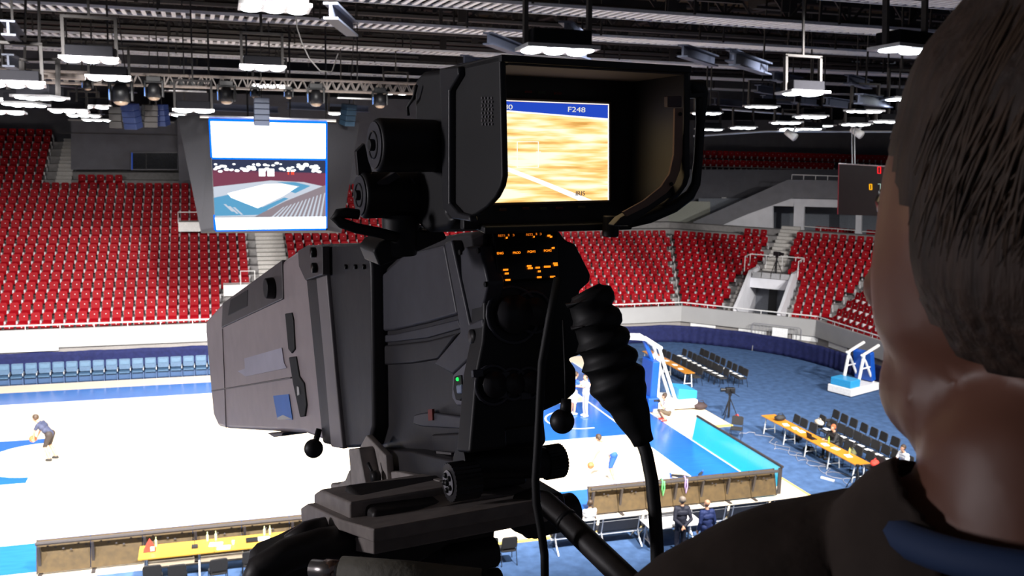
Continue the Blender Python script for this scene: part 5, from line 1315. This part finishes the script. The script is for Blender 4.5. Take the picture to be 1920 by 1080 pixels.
# lower body with card slot
px_prism(T, 0, -.006, [(776, 778), (788, 775), (805, 773), (890, 785), (892, 806), (790, 800), (774, 795)], .02, 'slot_sill', cam_md, body, .002)
px_prism(T, 0, -.008, [(802, 768), (810, 767), (811, 788), (803, 789)], .003, 'red_label', mat('dark_red_label', (.25, .03, .015), .5), body, 0)
px_prism(T, 0, -.006, [(808, 815), (860, 812), (866, 852), (812, 848)], .01, 'cover_plate', cam_dk, body, .003)
px_prism(T, 0, -.0075, [(818, 846), (846, 849), (846, 853), (818, 850)], .002, 'maker_plate', mat('grey_plate', (.2, .19, .19), .4), body, 0)
# rear block
rear = px_prism(T, 1, -.012, [(908, 434), (1048, 430), (1062, 450), (1080, 456), (1109, 514), (1108, 528), (1088, 545), (1092, 600), (1098, 640), (1092, 664), (1068, 672), (1082, 692), (1082, 735), (1062, 752), (1018, 772), (1012, 798), (950, 806), (952, 840), (880, 850), (893, 700), (905, 640), (908, 600)], .035, 'rear_housing', cam_bk, tv, .004)
pn = px_prism(T, 1, -.024, [(926, 433), (1047, 430), (1051, 522), (934, 528)], .012, 'intercom_panel', mat('black_gloss_panel', (.006, .006, .007), .25), tv, .002)
amber = em('amber_backlit_text', (1, .24, .01), 1.6)
amber_d = em('dim_amber_text', (.6, .13, .01), 1.0)
def txt(fr, s_, x, y, hpx, m, parent, plane, name='lettering', axis=1, wpx=None, rz=0):
    c = bpy.data.curves.new(name, 'FONT'); c.body = s_; c.align_x = 'CENTER'; c.align_y = 'CENTER'; c.extrude = .0002
    p = fr.pl(x, y, 1, plane); q = fr.pl(x, y + hpx, 1, plane); c.size = (p - q).length / .70
    if wpx: c.space_character = 1.0
    c.materials.append(m); o = bpy.data.objects.new(name, c); C.objects.link(o); o.parent = parent; o.location = p; o.rotation_euler = (PI / 2, 0, rz)
    if wpx:
        bpy.context.view_layer.update(); L = (fr.pl(x + wpx, y, 1, plane) - p).length; o.scale = (L / max(o.dimensions.x, 1e-6), 1, 1)
    me = bpy.data.meshes.new_from_object(o.evaluated_get(bpy.context.evaluated_depsgraph_get())); me.name = name
    n_ = bpy.data.objects.new(name, me); C.objects.link(n_); n_.parent = parent; n_.location = o.location; n_.rotation_euler = o.rotation_euler; n_.scale = o.scale
    bpy.data.objects.remove(o); return n_
for s_, x, y, w_ in (('RET1', 941, 442, 12), ('1', 954, 441, 2), ('3', 963, 441, 3), ('RET2', 993, 440, 12), ('1', 1006, 439, 2), ('3', 1014, 439, 3), ('ENG', 938, 475, 12), ('PROD', 969, 474, 14), ('PGM1', 997, 472, 14), ('PGM2', 1027, 470, 14)):
    txt(T, s_, x, y, 4.2, amber if y > 450 else amber_d, pn, -.0250, wpx=w_)
for x, y, w_ in ((950, 446, 3), (1001, 444, 2), (1029, 442, 5), (1033, 444, 4), (1037, 465, 5), (948, 506, 9), (950, 513, 7), (952, 525, 9), (992, 499, 8), (994, 503, 9), (1008, 502, 8), (1011, 509, 5), (1011, 520, 8), (1026, 500, 12), (1041, 494, 8), (1042, 497, 7), (1036, 519, 9)):
    q = T.Y(-.0250, [(x - w_ / 2, y - 1.6), (x + w_ / 2, y - 1.9), (x + w_ / 2, y + 1.4), (x - w_ / 2, y + 1.7)]); b = MB(); b.prism(q, (0, -.0006, 0)); b.obj('lit_key', amber, pn)
for x, y, r_ in ((925, 722, .020), (962, 720, .016), (992, 718, .016), (962, 590, .030), (1000, 585, .022)):
    q = T.pl(x, y, 1, -.013); b = MB(); b.tube([q + V(r_ * math.cos(t), 0, r_ * math.sin(t)) for t in [2 * PI * k / 20 for k in range(21)]], .0022, 6, False); b.obj('connector_ring', cam_md, rear, True)
    MB().tube([q, q + V(0, -.006, 0)], r_ * .7, 14).obj('connector', cam_dk, rear, True)
for x, y in ((895, 700), (945, 705), (940, 740), (985, 742)):
    q = T.pl(x, y, 1, -.013); MB().box(q, (.012, .006, .008)).obj('rear_switch', cam_md, rear, bevel=.001)
# rear cylinder with knurled end
q0, q1 = T.pl(860, 868, 1, .03), T.pl(1020, 868, 1, .03); q2 = T.pl(1052, 869, 1, .03)
b = MB(); b.tube([q0, q1], .0155 * 1.07, 24); b.obj('rear_cylinder', cam_bk, tv, True, bevel=.001)
def gear(p, ax_len, r, n, m, parent, name):
    b = MB(); pts = []
    for k in range(n * 2):
        a = PI * k / n; rr_ = r if k % 2 else r * .93; pts.append(p + V(0, rr_ * math.cos(a), rr_ * math.sin(a)))
    b.prism(pts, (ax_len, 0, 0)); return b.obj(name, m, parent)
gear(q1, (q2 - q1).x, .0190, 30, cam_bk, tv, 'knurled_knob')
# dovetail and wedge
gp_ = mat('worn_grey_casting', (.42, .38, .36), .6, var=.15, scale=60, bump=.1)
px_prism(T, 0, -.055, [(653, 842), (672, 840), (693, 948), (660, 930)], .03, 'wedge_post', gp_, tv, .002)
px_prism(T, 0, -.052, [(619, 906), (632, 908), (646, 900), (654, 880), (663, 934), (620, 921)], .05, 'wedge_foot', gp_, tv, .003)
px_prism(T, 0, -.035, [(686, 816), (723, 855), (728, 916), (709, 913), (700, 870), (672, 842)], .01, 'triangle_bracket', gp_, tv, .002)
px_prism(T, 0, -.03, [(728, 884), (748, 885), (822, 901), (836, 934), (748, 916), (728, 918)], .01, 'base_bar', gp_, tv, .002)
px_prism(T, 0, -.020, [(690, 842), (770, 846), (880, 870), (880, 925), (780, 932), (720, 938), (690, 900)], .07, 'base_plate', cam_dk, tv, .003)
for x, y in ((773, 907), (812, 915)): q = T.pl(x, y, 0, -.0305); MB().tube([q, q + V(-.001, 0, 0)], .002, 8).obj('screw', screw_m, tv)
q = T.pl(711, 893, 0, -.04); b = MB(); b.tube([q, q + V(-.01, 0, 0)], .008, 12); b.tube([q + V(-.006, 0, 0), T.pl(690, 868, 0, -.05)], .0022, 6); b.obj('clamp_lever', cam_bk, tv, True)
q = T.pl(842, 905, 0, -.055); gear(q, .030, .0205, 26, cam_dk, tv, 'thumb_wheel')
b = MB(); b.tube([q + V(-.001, 0, 0), q + V(-.0015, 0, 0)], .013, 18); wf = b.obj('wheel_face', mat('pale_wheel_face', (.45, .44, .48), .35, metal=.4), tv)
for k in range(5):
    a = 2 * PI * k / 5; MB().ball(q + V(-.002, .008 * math.cos(a), .008 * math.sin(a)), .003, 8, 6).obj('hole', rubber, wf)
MB().ball(q + V(-.002, 0, 0), .0035, 8, 6).obj('hub_hole', rubber, wf)

# --- viewfinder
a2 = V(ray(60, 225).x, ray(60, 225).y, 0)
VF = FR(a2, dep(1040, 285, .90))
vfm = T.i @ VF.m
vf = bpy.data.objects.new('viewfinder', None); C.objects.link(vf); vf.parent = tv; vf.matrix_parent_inverse = Matrix(); vf.matrix_basis = vfm
fl = VF.i @ dep(938, 210, .78); yF = fl.y; xL_ = fl.x; xR_ = VF.pl(1292, 230, 1, yF).x
prof = VF.X(xL_, [(833, 127), (937, 102), (942, 330), (938, 350), (928, 370), (912, 388), (892, 402), (868, 413), (838, 400)])
b = MB(); b.prism(prof, (.006, 0, 0)); b.obj('hood_left_wall', cam_bk, vf, bevel=.002)
b = MB(); b.prism([V(xR_ - .006, p.y, p.z) for p in prof], (.006, 0, 0)); b.obj('hood_right_wall', cam_bk, vf, bevel=.002)
zt_f, zt_b = prof[1].z, prof[0].z; yb_ = prof[0].y
vf_soft = mat('grey_brown_hood_lining', (.10, .085, .08), .8)
b = MB(); b.prism([V(xL_, yF, zt_f), V(xL_, yb_, zt_b), V(xL_, yb_, zt_b - .006), V(xL_, yF, zt_f - .006)], (xR_ - xL_, 0, 0)); b.obj('hood_top', cam_bk, vf, bevel=.001)
b = MB(); b.prism([V(xL_ + .008, yF + .003, zt_f - .0065), V(xL_ + .008, yb_, zt_b - .0065), V(xL_ + .008, yb_, zt_b - .008), V(xL_ + .008, yF + .003, zt_f - .008)], (xR_ - xL_ - .016, 0, 0)); b.obj('hood_lining', vf_soft, vf)
zb = VF.pl(1000, 428, 1, 0).z
xsR = xR_
hp_ = VF.X(xL_, [(776, 150), (790, 134), (835, 128), (838, 395), (850, 412), (838, 430), (800, 436), (780, 420)])
b = MB(); b.prism(hp_, (xR_ - xL_ - .0, 0, 0)); hs = b.obj('viewfinder_housing', cam_bk, vf, bevel=.006)
fl_ = VF.X(xL_ - .006, [(823, 128), (858, 124), (860, 140), (842, 170), (842, 380), (858, 398), (880, 404), (882, 416), (846, 410), (829, 390), (826, 200)])
b = MB(); b.prism(fl_, (.008, 0, 0)); b.obj('side_rim', mat('dark_grey_rim', (.04, .04, .045), .35), vf, bevel=.002)
b = MB(); b.box(V((xL_ + xR_) / 2, .006, (zt_b + zb) / 2), (xR_ - xL_ - .01, .01, zt_b - zb)); b.obj('bezel', cam_bk, vf, bevel=.002)
# bottom wall under screen, short lip
b = MB(); b.prism([V(xL_ + .02, .02, zb), V(xL_ + .02, yF * .15, zb - .003), V(xL_ + .02, yF * .15, zb + .004), V(xL_ + .02, .02, zb + .008)], (xR_ - xL_ - .03, 0, 0)); b.obj('bottom_lip', cam_bk, vf, bevel=.002)
b = MB(); b.prism(VF.Y(-.003, [(926, 181), (1147, 190), (1147, 380), (910, 387)]), (0, .004, 0)); b.obj('screen_surround', mat('dark_brown_bezel', (.03, .022, .02), .4), vf, bevel=.001)
# screen
scr_m = bpy.data.materials.new('court_planks_on_screen'); scr_m.use_nodes = True; nt = scr_m.node_tree; pb = nt.nodes['Principled BSDF']
pb.inputs['Base Color'].default_value = (0, 0, 0, 1); pb.inputs['Roughness'].default_value = .3
tc = nt.nodes.new('ShaderNodeTexCoord'); mp = nt.nodes.new('ShaderNodeMapping'); mp.inputs['Scale'].default_value = (14, 1, 170); mp.inputs['Rotation'].default_value = (0, .09, 0)
nz = nt.nodes.new('ShaderNodeTexNoise'); nz.inputs['Scale'].default_value = 1; nz.inputs['Detail'].default_value = 3; cr = nt.nodes.new('ShaderNodeValToRGB')
e = cr.color_ramp.elements; e[0].position = .33; e[0].color = (.60, .30, .07, 1); e[1].position = .60; e[1].color = (1, .90, .66, 1); k_ = e.new(.46); k_.color = (1, .62, .22, 1)
nt.links.new(tc.outputs['Object'], mp.inputs[0]); nt.links.new(mp.outputs[0], nz.inputs['Vector']); nt.links.new(nz.outputs['Fac'], cr.inputs[0]); nt.links.new(cr.outputs[0], pb.inputs['Emission Color']); pb.inputs['Emission Strength'].default_value = 1.3
yS = -.004
b = MB(); b.prism(VF.Y(yS, [(905, 186), (1141, 195), (1141, 375), (905, 381)]), (0, .003, 0)); b.obj('screen', scr_m, vf)
def vq(pts, m, name, dy=.0006): b = MB(); b.prism(VF.Y(yS - dy, pts), (0, -.0003, 0)); return b.obj(name, m, vf)
vq([(905, 188), (1140, 197), (1140, 222), (905, 203)], em('screen_royal_blue', (.02, .07, .55), 1), 'blue_band')
S_w = em('screen_line_white', (1, .97, .95), 1.1)
vq([(905, 186), (1141, 195), (1141, 196.5), (905, 187.5)], S_w, 'top_line'); vq([(905, 203), (1140, 222), (1140, 225), (905, 206)], S_w, 'court_edge_line')
vq([(905, 296), (942, 309), (1020, 339), (1110, 375), (1085, 376), (1010, 344), (942, 318), (905, 304)], S_w, 'court_line')
vq([(1139.5, 195), (1141.5, 195), (1141.5, 375), (1139.5, 375)], S_w, 'right_edge')
W2 = em('marker_pale', (1, .9, .8), 1.15)
for p in ([(969, 265), (1010, 265), (1010, 266.5), (969, 266.5)], [(969, 313), (1010, 313), (1010, 314.5), (969, 314.5)], [(969, 265), (970.5, 265), (970.5, 314), (969, 314)], [(1008.5, 265), (1010, 265), (1010, 314), (1008.5, 314)], [(1005, 284), (1014, 284), (1014, 285.5), (1005, 285.5)]):
    vq(p, W2, 'focus_marker', .0012)
T_w = em('screen_text_pale', (.80, .78, .70), 1.0); T_b = em('screen_text_dark', (.10, .07, .07), 1)
txt(VF, 'F248', 1081, 206, 9.5, T_w, vf, yS - .0014, 'screen_text', wpx=32); txt(VF, '80', 953, 201, 9, T_w, vf, yS - .0014, 'screen_text', wpx=16)
txt(VF, 'IRIS', 1088, 363, 8.5, T_b, vf, yS - .0014, 'screen_text', wpx=17)
# right inner side: pale strip, block, outer handle
tan = mat('tan_velcro_strip', (.30, .19, .14), .7)
b = MB(); b.prism(VF.Y(yF - .001, [(1266, 203), (1281, 203), (1280, 290), (1276, 318), (1266, 344), (1250, 362), (1216, 386), (1176, 406), (1168, 398), (1208, 376), (1240, 350), (1256, 326), (1264, 290)]), (0, .003, 0)); b.obj('pale_strip', tan, vf, bevel=.0005)
b = MB(); b.prism(VF.Y(yF - .001, [(1252, 180), (1279, 180), (1279, 201), (1252, 201)]), (0, .006, 0)); b.obj('strip_block', mat('brown_block', (.10, .07, .07), .6), vf, bevel=.001)
for x, y in ((1275, 214), (1258, 345)): q = VF.pl(x, y, 1, yF - .002); MB().tube([q, q + V(0, -.001, 0)], .0018, 8).obj('rivet', screw_m, vf)
b = MB(); b.prism(VF.Y(yF + .012, [(1284, 125), (1296, 128), (1294, 300), (1288, 335), (1276, 356), (1246, 378), (1206, 405), (1180, 424), (1150, 424), (1165, 408), (1205, 386), (1245, 358), (1268, 335), (1278, 300)]), (0, .012, 0)); b.obj('right_frame', cam_bk, vf, bevel=.002)
b = MB(); b.tube(VF.Y(yF + .03, [(1290, 166), (1312, 164), (1316, 175), (1313, 230), (1309, 300), (1304, 345), (1293, 366), (1262, 388), (1215, 408), (1180, 418)]), [.008, .008, .0065, .0045, .0045, .005, .0055, .006, .006, .005], 10); b.obj('side_handle', cam_bk, vf, True)
b = MB(); b.prism(VF.Y(yF + .024, [(1286, 152), (1320, 152), (1325, 158), (1322, 184), (1290, 184)]), (0, .02, 0)); b.obj('handle_mount', cam_bk, vf, bevel=.002)
q = VF.pl(1145, 428, 1, -.02); MB().tube([q + V(0, 0, .012), q + V(0, 0, -.008)], .008, 14).obj('thumb_screw', cam_bk, vf, True, bevel=.001)
for x, y, c in ((990, 172, (.12, .01, .01)), (1015, 173, (.03, .05, .03)), (1045, 175, (.12, .01, .01)), (942, 393, (.14, .05, .01)), (985, 391, (.12, .01, .01)), (1018, 391, (.05, .07, .03)), (1048, 390, (.12, .01, .01)), (1090, 388, (.10, .08, .03))):
    q = VF.Y(-.0035, [(x - 6, y - 2), (x + 6, y - 2), (x + 6, y + 2), (x - 6, y + 2)]); b = MB(); b.prism(q, (0, -.002, 0)); b.obj('button_label', mat('label_%d_%d' % (x, y), c, .5), vf)
# vents on the left wall near screen: small slot rows
b = MB()
for i in range(4):
    for j in range(8):
        x = 903 + i * 6 + (j % 2); y = 182 + j * 7; q = VF.X(xL_ - .0005, [(x, y), (x + 2.2, y - .4), (x + 2.2, y + 4), (x, y + 4.4)]); b.prism(q, (-.0006, 0, 0))
o = b.obj('vent_ribs', mat('pale_vent_edge', (.18, .17, .18), .4), vf)
# tilt drums
dk = mat('drum_grey_face', (.085, .085, .10), .4)
for (fx, fy, r_px, rx, ry, nm) in ((703, 272, 51, 812, 286, 'tilt_drum'), (676, 366, 44, 775, 370, 'tilt_drum')):
    yd = VF.pl(rx, ry, 0, xL_).y; f = VF.pl(fx, fy, 1, yd); e_ = VF.pl(rx + 10, ry - 2, 1, yd); e_.z = f.z
    rr_ = (VF.pl(fx, fy + r_px, 1, yd) - f).length
    b = MB(); b.tube([f, f + V(.004, 0, 0), V(e_.x + .01, f.y, f.z)], [rr_ * .93, rr_, rr_ * .98], 40); d_ = b.obj(nm, cam_bk, vf, True, bevel=.002)
    MB().tube([f, f + V(-.0015, 0, 0)], rr_ * .86, 36).obj('face_disc', dk, d_, True, bevel=.0005)
    b = MB(); b.tube([f + V(-.002, rr_ * .5 * math.cos(t), rr_ * .5 * math.sin(t)) for t in [2 * PI * k / 28 for k in range(29)]], .0008, 5, False); b.obj('face_ring', cam_bk, d_)
    MB().tube([f + V(-.001, 0, 0), f + V(-.006, 0, 0)], rr_ * .22, 16).obj('centre_bolt', cam_bk, d_, True, bevel=.001)
    yd1 = yd
b = MB(); b.prism(VF.Y(yd1 + .0, [(668, 284), (684, 268), (700, 330), (690, 345), (672, 330)]), (0, .008, 0)); b.obj('link_plate', cam_dk, vf, bevel=.001)
b = MB(); b.prism(VF.Y(yd1 - .02, [(707, 342), (742, 322), (752, 332), (712, 356)]), (0, .01, 0)); b.obj('link_arm', cam_md, vf, bevel=.001)
b = MB(); b.prism(VF.Y(yd1 - .02, [(770, 330), (790, 360), (793, 320), (798, 320), (798, 380), (786, 362)]), (0, .01, 0)); b.obj('link_bracket', cam_md, vf, bevel=.001)
st0, st1 = VF.pl(752, 400, 1, yd1), VF.pl(750, 478, 1, yd1); b = MB(); b.tube([st0, st1], [.020, .017], 16); b.obj('support_stem', cam_bk, vf, True, bevel=.002)
b = MB(); b.prism(VF.Y(yd1 - .01, [(700, 470), (712, 455), (760, 430), (800, 432), (830, 428), (840, 448), (790, 470), (740, 490), (712, 500)]), (0, .05, 0)); b.obj('support_yoke', cam_bk, vf, bevel=.003)
b = MB(); b.tube(VF.Y(yd1 - .03, [(846, 424), (862, 416), (884, 408)]), .006, 10); b.obj('latch_lever', mat('worn_lever', (.09, .09, .10), .3), vf, True)
b = MB(); b.tube(VF.Y(yd1 - .02, [(745, 445), (710, 436), (668, 428), (640, 418), (628, 407), (634, 401), (650, 399), (672, 402)]), .0052, 10); b.obj('looped_cable', rubber, vf, True)
b = MB(); b.tube(VF.Y(yd1 - .0, [(770, 420), (785, 432), (797, 448)]), .004, 8); b.obj('short_cable', rubber, vf, True)
# rear-top-left corner piece of viewfinder and hinge
b = MB(); b.tube(VF.X(xL_ - .006, [(766, 216), (764, 200), (775, 185), (781, 160)]), .0016, 6); b.obj('thin_wire', cam_bk, vf, True)

# --- cable with corrugated boot
cb = thing('camera_cable', 'thick black camera cable with corrugated rubber boot hanging from the camera rear', 'cable')
cz = .97
pts = [(1098, 545, 30), (1106, 560, 47), (1108, 582, 38), (1118, 603, 50), (1120, 622, 40), (1130, 642, 54), (1135, 660, 44), (1143, 679, 56), (1148, 696, 46), (1157, 714, 56), (1168, 738, 47), (1180, 765, 36), (1207, 830, 20)]
pp = [(dep(x, y, cz), r * cz / FPX) for x, y, r in pts]
P_ = []; R_ = []
for i in range(len(pp) - 1):
    for k in range(5):
        t = k / 5; u = (1 - math.cos(PI * t)) / 2; P_.append(pp[i][0].lerp(pp[i + 1][0], t)); R_.append(pp[i][1] * (1 - u) + pp[i + 1][1] * u)
P_.append(pp[-1][0]); R_.append(pp[-1][1])
MB().tube(P_, R_, 28).obj('corrugated_boot', rubber, cb, True)
b = MB(); b.tube([dep(x, y, z) for x, y, z in ((1196, 806, .97), (1212, 850, .965), (1222, 900, .96), (1228, 960, .95), (1232, 1030, .94), (1236, 1200, .92))], .0068, 12); b.obj('cable', rubber, cb, True)
# flat strap hanging
b = MB(); path = [(1046, 520), (1030, 600), (1016, 680), (1012, 760), (1008, 840), (1004, 900), (1006, 945), (1014, 990), (1021, 1040), (1022, 1110)]
b.tube([dep(x, y, .90) for x, y in path], .0042, 8); tag(b.obj('hanging_strap', rubber, None, True), 'thin black cable hanging down in front of the camera rear', 'cable')
# round knob on a cord
kn = thing('pendant_knob', 'black ball knob on a thin cord hanging under the camera rear', 'knob')
b = MB(); b.tube([dep(1056, 600, .93), dep(1060, 700, .93), dep(1061, 755, .93)], .0012, 6); b.obj('cord', rubber, kn, True)
b = MB(); b.tube([dep(1062, 748, .93), dep(1060, 775, .93)], [.005, .006], 12); b.obj('sleeve', cam_bk, kn, True)
b = MB(); b.ball(dep(1054, 790, .93), .0122, 20, 14); b.obj('ball', cam_bk, kn, True)

# --- tripod head
hdm = mat('worn_black_casting', (.030, .026, .026), .5, var=.2, scale=40, bump=.1)
hdl = mat('worn_brown_grey_plate', (.32, .28, .26), .55, var=.15, scale=50, bump=.1)
H = FR(V(T.R.col[1].x, T.R.col[1].y, -.05), dep(760, 1000, 1.0))
th_ = thing('tripod_head', 'heavy black pan and tilt head carrying the television camera on its pedestal', 'tripod', mw=H.m)
px_prism(H, 0, -.055, [(588, 926), (600, 918), (656, 942), (656, 986), (588, 961)], .22, 'wedge_plate', hdl, th_, .003)
px_prism(H, 0, -.065, [(563, 953), (575, 945), (640, 975), (700, 992), (700, 1018), (640, 996), (566, 982)], .20, 'sliding_plate', hdl, th_, .002)
px_prism(H, 0, -.05, [(580, 1004), (592, 998), (700, 1010), (700, 1040), (620, 1026)], .20, 'balance_plate', hdl, th_, .002)
px_prism(H, 1, .06, [(476, 1110), (486, 1062), (500, 1046), (540, 1030), (600, 1000), (660, 985), (760, 936), (905, 930), (1000, 930), (1002, 985), (930, 995), (925, 1110)], .05, 'head_body', hdm, th_, .006)
b = MB(); b.tube(H.Y(.03, [(478, 1110), (492, 1070), (540, 1040), (600, 1022), (680, 1010)]), .018, 12); b.obj('side_arch', hdm, th_, True)
b = MB(); b.tube(H.Y(.05, [(560, 1030), (552, 1012), (575, 998), (612, 990)]), .012, 12); b.obj('side_arch', hdm, th_, True)
px_prism(H, 1, -.02, [(790, 962), (905, 930), (1000, 926), (1002, 940), (922, 958), (915, 950), (800, 984)], .05, 'top_plate_edge', hdl, th_, .002)
px_prism(H, 1, -.01, [(700, 960), (900, 935), (1004, 930), (1060, 925), (1068, 975), (1050, 1000), (1005, 1015), (970, 1000), (955, 985), (900, 990), (700, 1110)], .10, 'yoke', hdm, th_, .006)
q = H.pl(1052, 962, 1, .04); b = MB(); b.tube([q + V(-.05, 0, 0), q + V(.018, 0, 0)], .022, 28); b.obj('friction_drum', hdm, th_, True, bevel=.003)
q = H.pl(905, 1038, 1, .0); b = MB(); b.tube([q + V(-.05, 0, 0), q + V(.015, 0, 0)], .017, 24); b.obj('friction_drum', hdm, th_, True, bevel=.003)
q = H.pl(930, 1085, 1, .0); b = MB(); b.tube([q + V(-.05, 0, 0), q + V(.005, 0, 0)], .012, 20); b.obj('friction_drum', hdm, th_, True, bevel=.003)
Hi = H.i
b = MB(); b.tube([Hi @ dep(x, y, z) for x, y, z in ((975, 945, 1.0), (1000, 936, .99), (1022, 942, .97), (1060, 975, .94), (1110, 1024, .90), (1160, 1072, .87), (1230, 1140, .82), (1330, 1240, .76))], .0118, 16); b.obj('pan_bar', hdm, th_, True)
b = MB(); b.tube([Hi @ dep(1058, 973, .94), Hi @ dep(1064, 979, .937)], .0126, 16); b.obj('pan_bar_collar', cam_bk, th_, True)
b = MB(); b.tube([Hi @ dep(x, y, z) for x, y, z in ((585, 1066, .86), (648, 1072, .85))], .0085, 16); b.obj('steel_tube', mat('satin_steel', (.35, .33, .32), .3, metal=.8), th_, True)
b = MB(); b.tube([Hi @ dep(x, y, z) for x, y, z in ((612, 1067, .858), (636, 1070, .852))], .0092, 16); b.obj('chrome_ring', mat('chrome_ring', (.5, .35, .3), .2, metal=.9), th_, True)
b = MB(); b.tube([Hi @ dep(x, y, z) for x, y, z in ((640, 1070, .85), (760, 1082, .84), (900, 1092, .83))], [.013, .0145, .012], 16); b.obj('handle_grip', mat('olive_grey_grip', (.16, .15, .12), .7, bump=.2, scale=80), th_, True)
b = MB(); b.tube([Hi @ dep(x, y, z) for x, y, z in ((760, 1066, .84), (840, 1062, .84), (905, 1072, .84), (930, 1100, .84))], .003, 8); b.obj('thin_lead', rubber, th_, True)
# pedestal and platform outside the lower frame
PZ = 10.42
pc = dep(760, 1180, 1.02)
b = MB(); b.tube([Hi @ pc, Hi @ V(pc.x, pc.y, PZ + .25)], .06, 16); b.obj('pedestal_column', hdm, th_, True)
for k in range(3):
    a = 2 * PI * k / 3 + .5; b = MB(); b.tube([Hi @ V(pc.x, pc.y, PZ + .45), Hi @ V(pc.x + .42 * math.cos(a), pc.y + .42 * math.sin(a), PZ + .03)], .025, 10); b.obj('leg', hdm, th_, True)
struct(MB().box((-2.0, -36.3, PZ - .06), (7, 2.8, .12)).obj('camera_platform', concrete))

# ================================================================== OPERATOR
Hc = dep(1925, 475, .43)
rz = math.radians(4)
hoff = rotz(rz) @ V(0, .03, .93 + .52 + .07 + .10)
loc = Hc - hoff; loc.z = PZ
sc_ = (Hc.z - PZ) / (1.62)
loc = Vector((Hc.x - hoff.x * sc_, Hc.y - hoff.y * sc_, PZ))
dd = lambda x, y, z: dep(x, y, z)
hair_op = mat('chestnut_hair', (.030, .015, .009), .7, var=.5, scale=6, stretch=(30, 30, 2), bump=.4)
skin_op = mat('operator_skin', (.15, .062, .040), .5, var=.08, scale=20, bump=.05)
shirt_op = mat('dark_brown_fleece', (.045, .034, .029), .9, var=.25, scale=25, bump=.3, spec=.2)
r, hp, tp, wr = figure('camera operator in dark brown top seen from behind at the right edge', loc, rz, lean=0, head=(.05, .2), armL=((-.36, .12, .34), (-.30, .40, .30)), armR=((.26, .1, .22), (.20, .38, .20)),
       mats=dict(skin=skin_op, top=shirt_op, bottom=cl_black, shoes=cl_sh, hair=hair_op), sleeves='long', scale=sc_, voxel=.0065, hair='side', name='person',
       extra=[(dd(1850, 1085, .50), dd(1500, 1168, .49), .052, .052, 1), (dd(1500, 1168, .49), dd(1345, 1238, .49), .052, .050, 1), (dd(1850, 1080, .50), dd(2200, 1100, .52), .052, .05, 1), (dd(1790, 1085, .45), dd(2150, 1080, .43), .052, .052, 1)])
b = MB(); nbp = hp(0, -.008, -.020)
b.tube([nbp + V(.064 * math.cos(t), .064 * math.sin(t) - .0, .010 * math.sin(t) * -1) for t in [2 * PI * k / 32 for k in range(33)]], .008, 10, False); b.obj('blue_collar', mat('dark_blue_collar', (.014, .035, .10), .8), r, True)

sb_ = MB(); rs = random.Random(21)
for i in range(1500):
    ph = rs.uniform(math.radians(182), math.radians(358)); t0 = rs.uniform(.1, 1.6); t1 = min(t0 + rs.uniform(.5, .9), 2.0 + rs.uniform(-.15, .1) + (.15 if math.radians(215) < ph < math.radians(325) else -.1)); k = rs.uniform(1.0, 1.025); dph = rs.uniform(-.3, .0)
    path = []
    for j in range(7):
        t = t0 + (t1 - t0) * j / 6; a = ph + dph * j / 6
        path.append(hp(.1005 * k * math.sin(t) * math.cos(a), -.010 + .112 * k * math.sin(t) * math.sin(a), .135 + .120 * k * math.cos(t)))
    sb_.tube(path, [.0003, .0007, .0008, .0008, .0008, .0005, .0002], 4)
o = sb_.obj('hair_strands', mat('lighter_brown_hair', (.045, .025, .014), .6, var=.4, scale=60), r, True); o['kind'] = 'stuff'
